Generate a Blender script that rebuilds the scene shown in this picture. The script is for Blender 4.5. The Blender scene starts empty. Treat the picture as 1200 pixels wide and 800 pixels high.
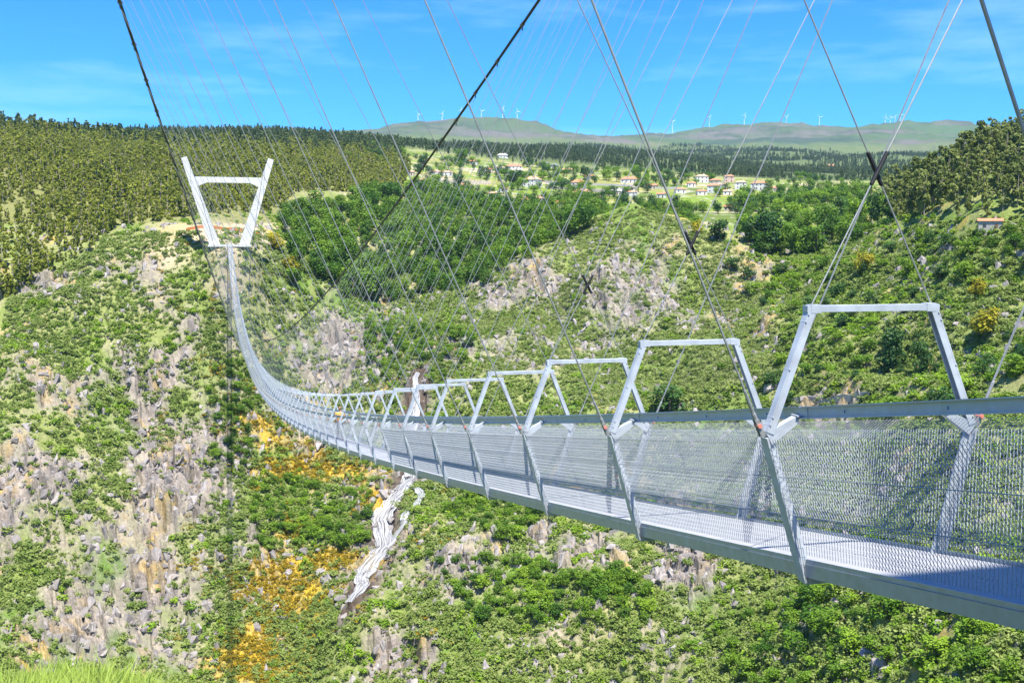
import bpy, bmesh, math, random
import numpy as np
from mathutils import Vector, Matrix, Euler

random.seed(5); RNG = np.random.default_rng(7)
C = bpy.context.scene
COL = C.collection

# ------------------------------------------------------------------ camera
F_PX, CX, CZ = 1286.88, -5.7775, 1.3852
YAW, PITCH, ROLL = 0.2624, 0.0900, 0.0025
cam_d = bpy.data.cameras.new('camera'); cam = bpy.data.objects.new('camera', cam_d); COL.objects.link(cam)
cam_d.sensor_width = 36.0; cam_d.lens = 36.0*F_PX/1200.0
cam_d.clip_start = 0.1; cam_d.clip_end = 40000
_fw = np.array([math.sin(YAW)*math.cos(PITCH), math.cos(YAW)*math.cos(PITCH), -math.sin(PITCH)])
_rt = np.array([math.cos(YAW), -math.sin(YAW), 0.0]); _up = np.cross(_rt, _fw)
RT = _rt*math.cos(ROLL)+_up*math.sin(ROLL); UP = -_rt*math.sin(ROLL)+_up*math.cos(ROLL)
M = Matrix(((RT[0], UP[0], -_fw[0], CX), (RT[1], UP[1], -_fw[1], 0), (RT[2], UP[2], -_fw[2], CZ), (0, 0, 0, 1)))
cam.matrix_world = M
C.camera = cam

# ------------------------------------------------------------------ sky and sun
SUN_EL = math.radians(67.0)
w = bpy.data.worlds.new('World'); C.world = w; w.use_nodes = True
nt = w.node_tree; nt.nodes.clear()
sky = nt.nodes.new('ShaderNodeTexSky'); sky.sky_type = 'NISHITA'; sky.sun_disc = False
sky.sun_elevation = SUN_EL; sky.sun_rotation = math.radians(178); sky.altitude = 300
sky.air_density = 1.0; sky.dust_density = 0.3; sky.ozone_density = 2.0
hs = nt.nodes.new('ShaderNodeHueSaturation'); hs.inputs['Saturation'].default_value = 1.25; hs.inputs['Value'].default_value = 1.0
gm = nt.nodes.new('ShaderNodeMix'); gm.data_type = 'RGBA'; gm.blend_type = 'MULTIPLY'; gm.inputs[0].default_value = 1.0
gm.inputs[7].default_value = (0.11, 0.53, 1.0, 1)
tc = nt.nodes.new('ShaderNodeTexCoord'); mp = nt.nodes.new('ShaderNodeMapping'); mp.inputs['Scale'].default_value = (2.6, 2.6, 17.0)
cn = nt.nodes.new('ShaderNodeTexNoise'); cn.inputs['Scale'].default_value = 1.3; cn.inputs['Detail'].default_value = 7; cn.inputs['Roughness'].default_value = 0.6
cr = nt.nodes.new('ShaderNodeValToRGB'); cr.color_ramp.elements[0].position = 0.53; cr.color_ramp.elements[1].position = 0.9
cr.color_ramp.elements[1].color = (0.35, 0.35, 0.35, 1)
cm = nt.nodes.new('ShaderNodeMix'); cm.data_type = 'RGBA'; cm.inputs[7].default_value = (5.5, 7.2, 8.5, 1)
bg = nt.nodes.new('ShaderNodeBackground'); bg.inputs['Strength'].default_value = 0.115
wo = nt.nodes.new('ShaderNodeOutputWorld'); L = nt.links.new
L(sky.outputs[0], hs.inputs['Color']); L(hs.outputs[0], gm.inputs[6]); L(gm.outputs[2], cm.inputs[6])
L(tc.outputs['Generated'], mp.inputs[0]); L(mp.outputs[0], cn.inputs['Vector']); L(cn.outputs[0], cr.inputs[0]); L(cr.outputs[0], cm.inputs[0])
L(cm.outputs[2], bg.inputs['Color']); L(bg.outputs[0], wo.inputs['Surface'])

sd = bpy.data.lights.new('sun', 'SUN'); sd.energy = 5.0; sd.angle = math.radians(0.5); sd.color = (1.0, 0.95, 0.86)
sun = bpy.data.objects.new('sun', sd); COL.objects.link(sun)
_s = Vector((0.035*math.sin(SUN_EL), -math.cos(SUN_EL), math.sin(SUN_EL))).normalized()
sun.rotation_euler = _s.to_track_quat('Z', 'Y').to_euler(); sun.location = (0, -60, 120)

C.view_settings.view_transform = 'Standard'; C.view_settings.look = 'None'
C.view_settings.exposure = 1.12; C.view_settings.gamma = 1.0
C.render.engine = 'CYCLES'
C.cycles.max_bounces = 6; C.cycles.transparent_max_bounces = 24; C.cycles.diffuse_bounces = 3; C.cycles.volume_bounces = 0

# ------------------------------------------------------------------ helpers
def tag(o, label=None, cat=None, group=None, kind=None):
    if label: o['label'] = label
    if cat: o['category'] = cat
    if group: o['group'] = group
    if kind: o['kind'] = kind
    return o
def empty(name, loc=(0, 0, 0), rz=0.0, scale=1.0):
    o = bpy.data.objects.new(name, None); COL.objects.link(o)
    o.location = loc; o.rotation_euler = (0, 0, rz); o.scale = (scale,)*3; o.empty_display_size = 0.3
    return o
def mesh_np(name, V, faces, mat=None, smooth=False):
    """V (n,3); faces: list of int arrays (m,k)"""
    me = bpy.data.meshes.new(name)
    V = np.asarray(V, np.float32)
    faces = [np.asarray(f, np.int32) for f in faces if len(f)]
    me.vertices.add(len(V)); me.vertices.foreach_set('co', V.ravel())
    tot = sum(f.size for f in faces); npol = sum(len(f) for f in faces)
    me.loops.add(tot); me.polygons.add(npol)
    me.loops.foreach_set('vertex_index', np.concatenate([f.ravel() for f in faces]))
    sizes = np.concatenate([np.full(len(f), f.shape[1], np.int32) for f in faces])
    st = np.concatenate([[0], np.cumsum(sizes)[:-1]]).astype(np.int32)
    me.polygons.foreach_set('loop_start', st)
    me.polygons.foreach_set('use_smooth', np.full(npol, bool(smooth)))
    me.update(calc_edges=True); me.validate()
    if mat:
        for m_ in (mat if isinstance(mat, (list, tuple)) else [mat]): me.materials.append(m_)
    return me
def link(name, me, parent=None):
    o = bpy.data.objects.new(name, me); COL.objects.link(o)
    if parent is not None: o.parent = parent
    return o
class MB:
    """collects boxes, beams and tubes into one mesh"""
    def __init__(s): s.V = []; s.Q = []; s.T = []; s.n = 0
    def add(s, V, quads=None, tris=None):
        V = np.asarray(V, float)
        if quads is not None and len(quads): s.Q.append(np.asarray(quads)+s.n)
        if tris is not None and len(tris): s.T.append(np.asarray(tris)+s.n)
        s.V.append(V); s.n += len(V); return s
    BOXQ = np.array([[0, 3, 2, 1], [4, 5, 6, 7], [0, 1, 5, 4], [1, 2, 6, 5], [2, 3, 7, 6], [3, 0, 4, 7]])
    def box(s, x0, x1, y0, y1, z0, z1):
        return s.add([(x0, y0, z0), (x1, y0, z0), (x1, y1, z0), (x0, y1, z0), (x0, y0, z1), (x1, y0, z1), (x1, y1, z1), (x0, y1, z1)], s.BOXQ)
    def beam(s, a, b, w, h, up=(0, 0, 1), w2=None, h2=None):
        a = np.array(a, float); b = np.array(b, float); d = b-a; d = d/np.linalg.norm(d); up = np.array(up, float)
        sd_ = np.cross(d, up); sd_ /= np.linalg.norm(sd_); u = np.cross(sd_, d)
        w2 = w if w2 is None else w2; h2 = h if h2 is None else h2
        P = []
        for p, ww, hh in ((a, w, h), (b, w2, h2)):
            for sx, sz in ((-1, -1), (1, -1), (1, 1), (-1, 1)): P.append(p+sd_*sx*ww/2+u*sz*hh/2)
        return s.add(P, [[0, 1, 2, 3], [7, 6, 5, 4], [0, 4, 5, 1], [1, 5, 6, 2], [2, 6, 7, 3], [3, 7, 4, 0]])
    def tube(s, pts, r, n=6):
        pts = np.asarray(pts, float); k = len(pts); r = np.broadcast_to(r, (k,))
        t = np.gradient(pts, axis=0); t /= np.linalg.norm(t, axis=1)[:, None]
        ref = np.array([0, 0, 1.0]) if abs(t[0][2]) < .9 else np.array([1.0, 0, 0])
        a = np.cross(t, ref); a /= np.linalg.norm(a, axis=1)[:, None]; b = np.cross(t, a)
        an = np.arange(n)*2*math.pi/n
        V = pts[:, None, :]+r[:, None, None]*(np.cos(an)[None, :, None]*a[:, None, :]+np.sin(an)[None, :, None]*b[:, None, :])
        i = np.arange(k-1)[:, None]*n; j = np.arange(n)[None, :]; j2 = (j+1) % n
        q = np.stack([i+j, i+j2, i+n+j2, i+n+j], -1).reshape(-1, 4)
        s.add(V.reshape(-1, 3), q)
        s.add([*V[0], *V[-1], pts[0], pts[-1]], None, [[2*n, (m+1) % n, m] for m in range(n)]+[[2*n+1, n+m, n+(m+1) % n] for m in range(n)])
        return s
    def mesh(s, name, mat, smooth=False):
        V = np.concatenate(s.V); F = []
        if s.Q: F.append(np.concatenate(s.Q))
        if s.T: F.append(np.concatenate(s.T))
        return mesh_np(name, V, F, mat, smooth)
    def build(s, name, mat, parent=None, smooth=False): return link(name, s.mesh(name, mat, smooth), parent)

def _h(ix, iy, seed):
    n = (ix.astype(np.int64)*374761393+iy.astype(np.int64)*668265263+seed*1442695041) & 0xFFFFFFFF
    n = ((n ^ (n >> 13))*1274126177) & 0xFFFFFFFF
    n = ((n ^ (n >> 16))*2246822519) & 0xFFFFFFFF
    return ((n ^ (n >> 15)) & 0xFFFFFF)/float(0xFFFFFF)
def vnoise(x, y, seed=0):
    ix = np.floor(x); iy = np.floor(y); fx = x-ix; fy = y-iy
    ux = fx*fx*fx*(fx*(fx*6-15)+10); uy = fy*fy*fy*(fy*(fy*6-15)+10)
    a = _h(ix, iy, seed); b = _h(ix+1, iy, seed); c = _h(ix, iy+1, seed); d = _h(ix+1, iy+1, seed)
    return (a+(b-a)*ux+(c-a)*uy+(a-b-c+d)*ux*uy)*2-1
def fbm(x, y, seed=0, oct=4, g=.5):
    r = 0; a = 1.0; t = 0
    for k in range(oct):
        r = r+a*vnoise(x*2**k+k*17.3, y*2**k-k*9.1, seed+k); t += a; a *= g
    return r/t
def worley(x, y, seed=0):
    ix = np.floor(x); iy = np.floor(y); best = np.full(np.shape(x), 9.0); sec = best.copy(); cid = np.zeros(np.shape(x))
    ox = np.zeros(np.shape(x)); oy = ox.copy()
    for dx in (-1, 0, 1):
        for dy in (-1, 0, 1):
            cx_ = ix+dx; cy_ = iy+dy
            qx = cx_+_h(cx_, cy_, seed)-x; qy = cy_+_h(cx_, cy_, seed+3)-y
            d = qx*qx+qy*qy; m_ = d < best
            sec = np.where(m_, best, np.minimum(sec, d)); best = np.where(m_, d, best)
            cid = np.where(m_, _h(cx_, cy_, seed+9), cid); ox = np.where(m_, qx, ox); oy = np.where(m_, qy, oy)
    return np.sqrt(best), np.sqrt(sec), cid, ox, oy

def project(P):
    d = np.asarray(P, float)-np.array([CX, 0, CZ])
    z = d@_fw; z = np.where(np.abs(z) < 1e-3, 1e-3, z)
    return 600+F_PX*(d@RT)/z, 400-F_PX*(d@UP)/z, z
def ray(px, py):
    v = _fw+RT*(px-600)/F_PX-UP*(py-400)/F_PX
    th = math.atan2(v[0], v[1])-YAW
    return th, v[2]/math.hypot(v[0], v[1])

# ------------------------------------------------------------------ materials
def newmat(name):
    m = bpy.data.materials.new(name); m.use_nodes = True
    t = m.node_tree; b = t.nodes['Principled BSDF']
    return m, t, b
def metal(name, col, metallic=.4, rough=.45, var=.12, scale=9.0):
    m, t, b = newmat(name)
    n = t.nodes.new('ShaderNodeTexNoise'); n.inputs['Scale'].default_value = scale; n.inputs['Detail'].default_value = 6
    co = t.nodes.new('ShaderNodeTexCoord'); t.links.new(co.outputs['Object'], n.inputs['Vector'])
    r = t.nodes.new('ShaderNodeValToRGB')
    r.color_ramp.elements[0].color = (*[c*(1-var) for c in col], 1); r.color_ramp.elements[1].color = (*[min(1, c*(1+var)) for c in col], 1)
    r.color_ramp.elements[0].position = .3; r.color_ramp.elements[1].position = .7
    t.links.new(n.outputs[0], r.inputs[0]); t.links.new(r.outputs[0], b.inputs['Base Color'])
    rr = t.nodes.new('ShaderNodeMapRange'); rr.inputs[3].default_value = rough*.75; rr.inputs[4].default_value = min(1, rough*1.25)
    t.links.new(n.outputs[0], rr.inputs[0]); t.links.new(rr.outputs[0], b.inputs['Roughness'])
    b.inputs['Metallic'].default_value = metallic
    return m
STEEL = metal('galvanised_steel', (.46, .50, .535), .15, .5, .18, 5.0)
BEAMM = metal('edge_beam_steel', (.32, .38, .43), .45, .42, .14)
MESHM = metal('expanded_metal', (.36, .39, .42), .1, .5, .05)
GRATE = metal('grating_steel', (.32, .325, .33), .05, .55, .06)
RAILM = metal('rail_steel', (.34, .43, .52), .3, .45)
CABLE = metal('black_cable', (.015, .016, .018), .2, .5)
ROPE = metal('hanger_rope', (.31, .32, .31), .4, .5)
CLAMP = metal('clamp_steel', (.11, .115, .12), .4, .5)
RUBBER = metal('black_rubber', (.01, .01, .012), 0, .6)
PINK = metal('coral_pin', (.75, .22, .16), 0, .5)
CONC = metal('pale_concrete', (.62, .61, .59), 0, .8, .13, .6)
def foliage(name, c1, c2, trans=.25, spread=.2, flower=None, famt=.0):
    """leaf colour varies per plant (object random) and per clump (noise)"""
    m, t, b = newmat(name)
    oi = t.nodes.new('ShaderNodeObjectInfo'); co = t.nodes.new('ShaderNodeTexCoord')
    n = t.nodes.new('ShaderNodeTexNoise'); n.inputs['Scale'].default_value = 1.1; n.inputs['Detail'].default_value = 3
    t.links.new(co.outputs['Object'], n.inputs['Vector'])
    ad = t.nodes.new('ShaderNodeMath'); ad.operation = 'MULTIPLY_ADD'; ad.inputs[1].default_value = .75
    mu = t.nodes.new('ShaderNodeMath'); mu.operation = 'MULTIPLY'; mu.inputs[1].default_value = .55
    t.links.new(n.outputs[0], mu.inputs[0]); t.links.new(oi.outputs['Random'], ad.inputs[0]); t.links.new(mu.outputs[0], ad.inputs[2])
    sb = t.nodes.new('ShaderNodeMath'); sb.operation = 'SUBTRACT'; sb.inputs[1].default_value = .15; sb.use_clamp = True
    t.links.new(ad.outputs[0], sb.inputs[0])
    r = t.nodes.new('ShaderNodeValToRGB'); r.color_ramp.elements[0].color = (*c1, 1); r.color_ramp.elements[1].color = (*c2, 1)
    t.links.new(sb.outputs[0], r.inputs[0]); out = r.outputs[0]
    if flower:
        n2 = t.nodes.new('ShaderNodeTexNoise'); n2.inputs['Scale'].default_value = 2.6; t.links.new(co.outputs['Object'], n2.inputs['Vector'])
        mr = t.nodes.new('ShaderNodeMapRange'); mr.inputs[1].default_value = .62-famt; mr.inputs[2].default_value = .68-famt
        t.links.new(n2.outputs[0], mr.inputs[0])
        mx = t.nodes.new('ShaderNodeMix'); mx.data_type = 'RGBA'; mx.inputs[7].default_value = (*flower, 1)
        t.links.new(mr.outputs[0], mx.inputs[0]); t.links.new(out, mx.inputs[6]); out = mx.outputs[2]
    t.links.new(out, b.inputs['Base Color']); b.inputs['Roughness'].default_value = .55
    b.inputs['Specular IOR Level'].default_value = .25
    tr = t.nodes.new('ShaderNodeBsdfTranslucent'); t.links.new(out, tr.inputs['Color'])
    ms = t.nodes.new('ShaderNodeMixShader'); ms.inputs[0].default_value = trans
    t.links.new(b.outputs[0], ms.inputs[1]); t.links.new(tr.outputs[0], ms.inputs[2])
    t.links.new(ms.outputs[0], t.nodes['Material Output'].inputs['Surface'])
    return m
F_EUC = foliage('eucalyptus_leaves', (.135, .18, .018), (.36, .39, .05), .35)
F_EUC2 = foliage('eucalyptus_leaves_green', (.095, .145, .030), (.300, .340, .085), .3)
F_BROAD = foliage('broadleaf_leaves', (.055, .155, .010), (.260, .400, .026), .3)
F_DARK = foliage('dark_tree_leaves', (.022, .075, .016), (.065, .150, .026))
F_YEL = foliage('golden_leaves', (.26, .25, .015), (.45, .40, .02), .3)
F_PINE = foliage('pine_needles', (.050, .090, .028), (.150, .200, .065))
F_SCRUB = foliage('scrub_leaves', (.125, .205, .030), (.330, .400, .105), .35)
F_HEATH = foliage('heath_leaves', (.190, .260, .060), (.390, .440, .160), .35)
F_VAL = foliage('valley_leaves', (.030, .105, .008), (.185, .310, .020), .3)
F_FERN = foliage('bright_scrub_leaves', (.120, .250, .015), (.285, .420, .028), .35)
F_GORSE = foliage('gorse_leaves', (.13, .15, .02), (.32, .27, .02), .3, .2, (.75, .44, .004), .09)
F_GRASS = foliage('grass_blades', (.22, .33, .04), (.40, .50, .10), .35)
F_DRY = foliage('dry_twigs', (.20, .185, .165), (.34, .31, .28), .1)
BARK = metal('bark', (.16, .12, .09), 0, .9, .3, 3.0)
BARKP = metal('pale_bark', (.34, .29, .23), 0, .85, .25, 2.0)

def rock_material():
    m, t, b = newmat('gorge_rock')
    co = t.nodes.new('ShaderNodeTexCoord'); oi = t.nodes.new('ShaderNodeObjectInfo')
    n = t.nodes.new('ShaderNodeTexNoise'); n.inputs['Scale'].default_value = 1.6; n.inputs['Detail'].default_value = 8; n.inputs['Roughness'].default_value = .65
    t.links.new(co.outputs['Object'], n.inputs['Vector'])
    r = t.nodes.new('ShaderNodeValToRGB'); e = r.color_ramp.elements
    e[0].position = .3; e[0].color = (.15, .135, .125, 1); e[1].position = .62; e[1].color = (.31, .268, .23, 1)
    k = e.new(.45); k.color = (.25, .23, .22, 1); k = e.new(.8); k.color = (.40, .35, .29, 1)
    t.links.new(n.outputs[0], r.inputs[0])
    hv = t.nodes.new('ShaderNodeHueSaturation'); mr = t.nodes.new('ShaderNodeMapRange'); mr.inputs[3].default_value = .7; mr.inputs[4].default_value = 1.3
    t.links.new(oi.outputs['Random'], mr.inputs[0]); t.links.new(mr.outputs[0], hv.inputs['Value']); t.links.new(r.outputs[0], hv.inputs['Color'])
    t.links.new(hv.outputs[0], b.inputs['Base Color']); b.inputs['Roughness'].default_value = .9
    bp = t.nodes.new('ShaderNodeBump'); bp.inputs['Strength'].default_value = .7; bp.inputs['Distance'].default_value = .4
    t.links.new(n.outputs[0], bp.inputs['Height']); t.links.new(bp.outputs[0], b.inputs['Normal'])
    return m
ROCK = rock_material()

# ------------------------------------------------------------------ terrain (one sheet, polar grid round the view point)
COLS = {
 -330: [(3, -.60), (9, -.45), (14, -.43), (20, -.6), (290, 900), (340, 790), (400, 600), (460, 430), (500, 340), (560, 260), (680, 190), (850, 156), (980, 148), (1300, 150), (2200, 150), (3000, 190), (6500, 160), (9000, 190)],
 -150: [(3, -.58), (9, -.43), (13, -.408), (20, -.6), (300, 870), (340, 795), (400, 610), (450, 470), (495, 370), (530, 305), (600, 250), (720, 190), (870, 161), (980, 151), (1300, 150), (2200, 150), (3000, 190), (6500, 160), (9000, 190)],
 0: [(3, -.58), (9, -.43), (13, -.405), (20, -.6), (310, 860), (340, 800), (400, 620), (450, 480), (490, 390), (520, 330), (580, 270), (700, 205), (850, 168), (950, 157), (1150, 166), (2200, 160), (3000, 190), (6500, 165), (9000, 190)],
 100: [(3, -.58), (9, -.44), (13, -.408), (20, -.6), (330, 860), (350, 800), (410, 600), (460, 440), (500, 350), (530, 300), (590, 250), (700, 203), (850, 176), (980, 165), (1150, 174), (2200, 165), (3000, 190), (6500, 165), (9000, 190)],
 200: [(3, -.58), (9, -.48), (13, -.43), (20, -.6), (340, 860), (360, 800), (420, 590), (470, 430), (505, 322), (525, 280), (560, 258), (700, 208), (900, 180), (1050, 172), (1250, 178), (2200, 165), (3000, 190), (6500, 170), (9000, 190)],
 268: [(3, -.60), (9, -.5), (14, -.5), (345, 860), (365, 800), (425, 600), (475, 440), (505, 330), (516, 288), (545, 266), (600, 243), (800, 195), (1000, 172), (1300, 165), (2200, 165), (3000, 190), (6500, 170), (9000, 190)],
 340: [(3, -.60), (12, -.55), (335, 860), (355, 800), (400, 690), (440, 580), (470, 480), (495, 400), (520, 330), (560, 292), (640, 262), (800, 215), (1000, 184), (1300, 166), (1500, 160), (2200, 165), (3000, 190), (6500, 165), (9000, 190)],
 420: [(3, -.60), (12, -.55), (320, 860), (360, 712), (390, 650), (420, 590), (450, 530), (480, 450), (510, 395), (560, 335), (640, 280), (760, 240), (900, 205), (1100, 182), (1500, 165), (1900, 166), (3000, 188), (6500, 158), (9000, 190)],
 490: [(3, -.60), (12, -.55), (310, 860), (340, 770), (380, 660), (420, 570), (455, 500), (470, 440), (500, 420), (560, 370), (640, 310), (740, 265), (850, 230), (1000, 208), (1200, 186), (1600, 174), (2100, 171), (3000, 180), (6500, 147), (9000, 190)],
 560: [(3, -.60), (12, -.55), (300, 860), (330, 760), (370, 650), (410, 570), (440, 500), (480, 430), (520, 370), (550, 335), (600, 338), (690, 290), (800, 250), (950, 222), (1100, 203), (1400, 186), (2200, 175), (3000, 182), (6500, 134), (9000, 180)],
 650: [(3, -.60), (12, -.55), (290, 860), (320, 750), (360, 640), (400, 550), (440, 470), (490, 390), (540, 325), (577, 284), (622, 304), (720, 270), (850, 240), (950, 225), (1100, 208), (1400, 194), (2200, 176), (3000, 184), (6500, 148), (9000, 180)],
 740: [(3, -.60), (12, -.55), (285, 860), (310, 760), (350, 650), (390, 560), (430, 480), (480, 400), (530, 322), (582, 247), (632, 274), (720, 258), (850, 239), (950, 226), (1100, 211), (1400, 200), (2200, 181), (3000, 186), (6500, 160), (9000, 180)],
 850: [(3, -.60), (12, -.55), (270, 860), (300, 750), (340, 650), (380, 560), (410, 480), (450, 410), (500, 344), (552, 284), (600, 284), (700, 260), (850, 242), (1000, 226), (1200, 213), (1500, 207), (2200, 194), (3000, 192), (7000, 143), (9500, 170)],
 950: [(3, -.60), (12, -.55), (240, 860), (270, 760), (310, 650), (350, 560), (375, 490), (420, 420), (470, 350), (530, 303), (600, 278), (700, 258), (900, 238), (1100, 223), (1500, 212), (2200, 204), (3200, 184), (4500, 185), (7000, 146), (9500, 170)],
 1050: [(3, -.60), (12, -.55), (200, 860), (230, 760), (270, 660), (310, 570), (340, 500), (362, 470), (400, 410), (440, 350), (480, 290), (540, 252), (620, 243), (800, 228), (1500, 213), (2200, 204), (3200, 182), (4500, 185), (7000, 143), (9500, 170)],
 1150: [(3, -.60), (12, -.6), (60, -.62), (170, 880), (195, 780), (230, 680), (270, 580), (310, 490), (340, 440), (380, 370), (410, 300), (435, 258), (480, 222), (540, 196), (640, 185), (900, 190), (2200, 195), (3200, 185), (7000, 150), (9500, 170)],
 1250: [(3, -.60), (12, -.6), (60, -.62), (160, 880), (185, 780), (220, 680), (260, 580), (300, 490), (340, 420), (380, 330), (410, 265), (450, 220), (510, 184), (600, 168), (900, 175), (2200, 195), (3200, 190), (7000, 155), (9500, 170)],
 1450: [(3, -.60), (12, -.6), (60, -.62), (160, 860), (220, 660), (300, 470), (350, 360), (400, 245), (500, 175), (600, 160), (900, 165), (2200, 190), (3200, 190), (7000, 160), (9500, 170)],
}
COLS[690] = [(560, 288), (585, 262), (625, 282), (690, 268)]; COLS[600] = [(540, 340), (566, 310), (605, 325)]; COLS[790] = [(545, 292), (578, 258), (630, 276)]
COLS[610] = [(6500, 137)]; COLS[662] = [(6500, 158)]; COLS[695] = [(6500, 168)]; COLS[520] = [(6500, 143)]
_U, _V, _E = [], [], []
for px, lst in COLS.items():
    for d, q in lst:
        if q < 5: th, e = ray(px, 284)[0], q
        else: th, e = ray(px, q)
        _U.append(th/.075); _V.append(math.log(d)/.11 if d > 150 else math.log(150)/.11+(math.log(d)-math.log(150))/.35); _E.append(e)
for thd in (-170, -120, -80, -52, 52, 80, 120, 170):
    far = .06 if abs(thd) > 100 else .05
    for d, e in ((3, -.55), (12, -.16 if abs(thd) > 100 else -.45), (60, -.05 if abs(thd) > 100 else -.4), (300, far if abs(thd) > 100 else -.1), (900, far), (3000, .06), (9000, .06)):
        _U.append(math.radians(thd)/.075); _V.append(math.log(d)/.11 if d > 150 else math.log(150)/.11+(math.log(d)-math.log(150))/.35); _E.append(e)
_U = np.array(_U); _V = np.array(_V); _E = np.array(_E); nP = len(_U)
K = np.hypot(_U[:, None]-_U[None], _V[:, None]-_V[None])
A = np.zeros((nP+3, nP+3)); A[:nP, :nP] = K+np.eye(nP)*-.02; A[:nP, nP:] = np.stack([np.ones(nP), _U, _V], 1); A[nP:, :nP] = A[:nP, nP:].T
Wt = np.linalg.solve(A, np.concatenate([_E, np.zeros(3)]))
def e_base(th, d):
    u = (th/.075).ravel(); ld = np.log(d).ravel()
    v = np.where(ld > math.log(150), ld/.11, math.log(150)/.11+(ld-math.log(150))/.35)
    out = np.empty(u.shape)
    for i in range(0, len(u), 60000):
        uu = u[i:i+60000, None]; vv = v[i:i+60000, None]
        out[i:i+60000] = np.hypot(uu-_U[None], vv-_V[None])@Wt[:nP]+Wt[nP]+Wt[nP+1]*uu[:, 0]+Wt[nP+2]*vv[:, 0]
    return out.reshape(th.shape)

TH = np.radians(np.concatenate([np.arange(-180, -32, 4.0), np.arange(-32, 32, .095), np.arange(32, 180.1, 4.0)]))
DD = np.concatenate([np.geomspace(1.2, 110, 50)[:-1], np.arange(110, 620, 1.0), np.geomspace(620, 2600, 190), np.geomspace(2700, 9800, 70)])
NT, ND = len(TH), len(DD)
# coarse evaluation of the base, then bilinear
ci = np.unique(np.concatenate([np.arange(0, NT, 5), [NT-1]])); cj = np.unique(np.concatenate([np.arange(0, ND, 5), [ND-1]]))
Ec = e_base(*np.meshgrid(TH[ci], DD[cj], indexing='ij'))
E1 = np.stack([np.interp(DD, DD[cj], Ec[k]) for k in range(len(ci))])
fi = np.interp(TH, TH[ci], np.arange(len(ci))); i0 = np.clip(np.floor(fi).astype(int), 0, len(ci)-2); ft = (fi-i0)[:, None]
EB = E1[i0]*(1-ft)+E1[i0+1]*ft
TG, DG = np.meshgrid(TH, DD, indexing='ij')
GX = CX+DG*np.sin(TG+YAW); GY = DG*np.cos(TG+YAW); GZ = CZ+EB*DG
PX, PY, _ = project(np.stack([GX, GY, GZ], -1))
front = (np.abs(TG) < .7)
PX = np.where(front, PX, -9999.0)

def blobs(px, py, lst):
    r = np.zeros(np.shape(px))
    for x, y, sx, sy, a in lst: r = np.maximum(r, a*np.exp(-((px-x)/sx)**2-((py-y)/sy)**2))
    return r
ROCKB = [(170, 440, 120, 70, .75), (60, 600, 110, 90, .8), (220, 560, 90, 120, .85), (90, 720, 130, 70, .6), (200, 700, 90, 90, .8), (230, 390, 60, 40, .7), (270, 480, 40, 120, .6),
         (400, 400, 80, 55, .95), (340, 370, 50, 30, .6), (300, 700, 50, 90, .8), (260, 640, 40, 110, .7), (330, 480, 40, 30, .8), (370, 520, 45, 35, .8), (430, 640, 60, 100, .8),
         (560, 350, 60, 45, .7), (640, 340, 60, 50, .7), (730, 350, 90, 60, .75), (790, 350, 50, 50, .6), (540, 430, 60, 50, .7), (690, 640, 60, 45, .9), (630, 620, 40, 30, .7), (800, 670, 60, 55, .85), (480, 760, 80, 60, .8),
         (540, 690, 70, 60, .65), (640, 740, 60, 40, .5), (780, 760, 70, 50, .55), (900, 740, 60, 50, .5), (980, 740, 50, 40, .35), (870, 600, 200, 60, .55), (960, 480, 90, 16, .7), (690, 290, 60, 30, .45), (870, 350, 60, 60, .3), (30, 345, 60, 25, .6), (150, 330, 60, 30, .5), (600, 400, 90, 70, .6), (40, 470, 60, 60, .5)]
SOILB = [(270, 276, 75, 26, 1.0), (310, 262, 34, 16, .9), (212, 300, 45, 28, .8), (295, 315, 50, 26, .55), (1012, 425, 8, 24, 1.0), (1000, 462, 60, 5, .7), (960, 470, 60, 6, .5), (400, 182, 30, 6, .7), (540, 211, 60, 4, .9), (200, 340, 60, 30, .4), (980, 365, 40, 20, .35), (870, 320, 40, 18, .3), (250, 330, 40, 30, .6)]
ORANGEB = [(330, 690, 55, 40, 1), (300, 760, 45, 40, 1), (360, 548, 60, 18, .9), (390, 655, 40, 14, 1), (345, 620, 28, 20, .7), (300, 495, 30, 14, .8), (325, 520, 30, 14, .6), (440, 590, 22, 22, .5)]
FALL = [(490, 437, 462), (488, 465, 458), (482, 505, 448), (489, 545, 434), (480, 566, 424), (461, 588, 412), (449, 612, 402), (449, 640, 391), (433, 658, 384), (424, 682, 373), (412, 706, 362)]
WORLDFALL = []
def hit_base(px, py, dmin):
    th, e = ray(px, py); i = int(np.interp(th, TH, np.arange(NT))); k = np.where((DD > dmin) & (EB[i] >= e))[0]; return float(DD[k[0]])
FALL = [(a, b, hit_base(a, b, 250)) for a, b, c in FALL]
for px_, py_, d_ in FALL:
    th_, e_ = ray(px_, py_); WORLDFALL.append((CX+d_*math.sin(th_+YAW), d_*math.cos(th_+YAW)))
def poly_dist(x, y, pts):
    best = np.full(np.shape(x), 1e9)
    for (ax, ay), (bx, by) in zip(pts[:-1], pts[1:]):
        dx, dy = bx-ax, by-ay; t = np.clip(((x-ax)*dx+(y-ay)*dy)/(dx*dx+dy*dy), 0, 1)
        best = np.minimum(best, np.hypot(x-ax-t*dx, y-ay-t*dy))
    return best
gorge = np.clip((DG-110)/60, 0, 1)*np.clip((720-DG)/120, 0, 1)
n1 = fbm(GX/16, GY/16, 3, 4); n2 = fbm(GX/45, GY/45, 11, 3); n3 = fbm(GX/5, GY/5, 21, 3)
rockw = blobs(PX, PY, ROCKB)*1.02
ROCKM = np.clip((rockw+.12)*1.15+n1*.75+n3*.25-.52, 0, 1)*gorge
ROCKM = np.where(PY < 285, ROCKM*.3, ROCKM)
wd = poly_dist(GX, GY, WORLDFALL)
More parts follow.
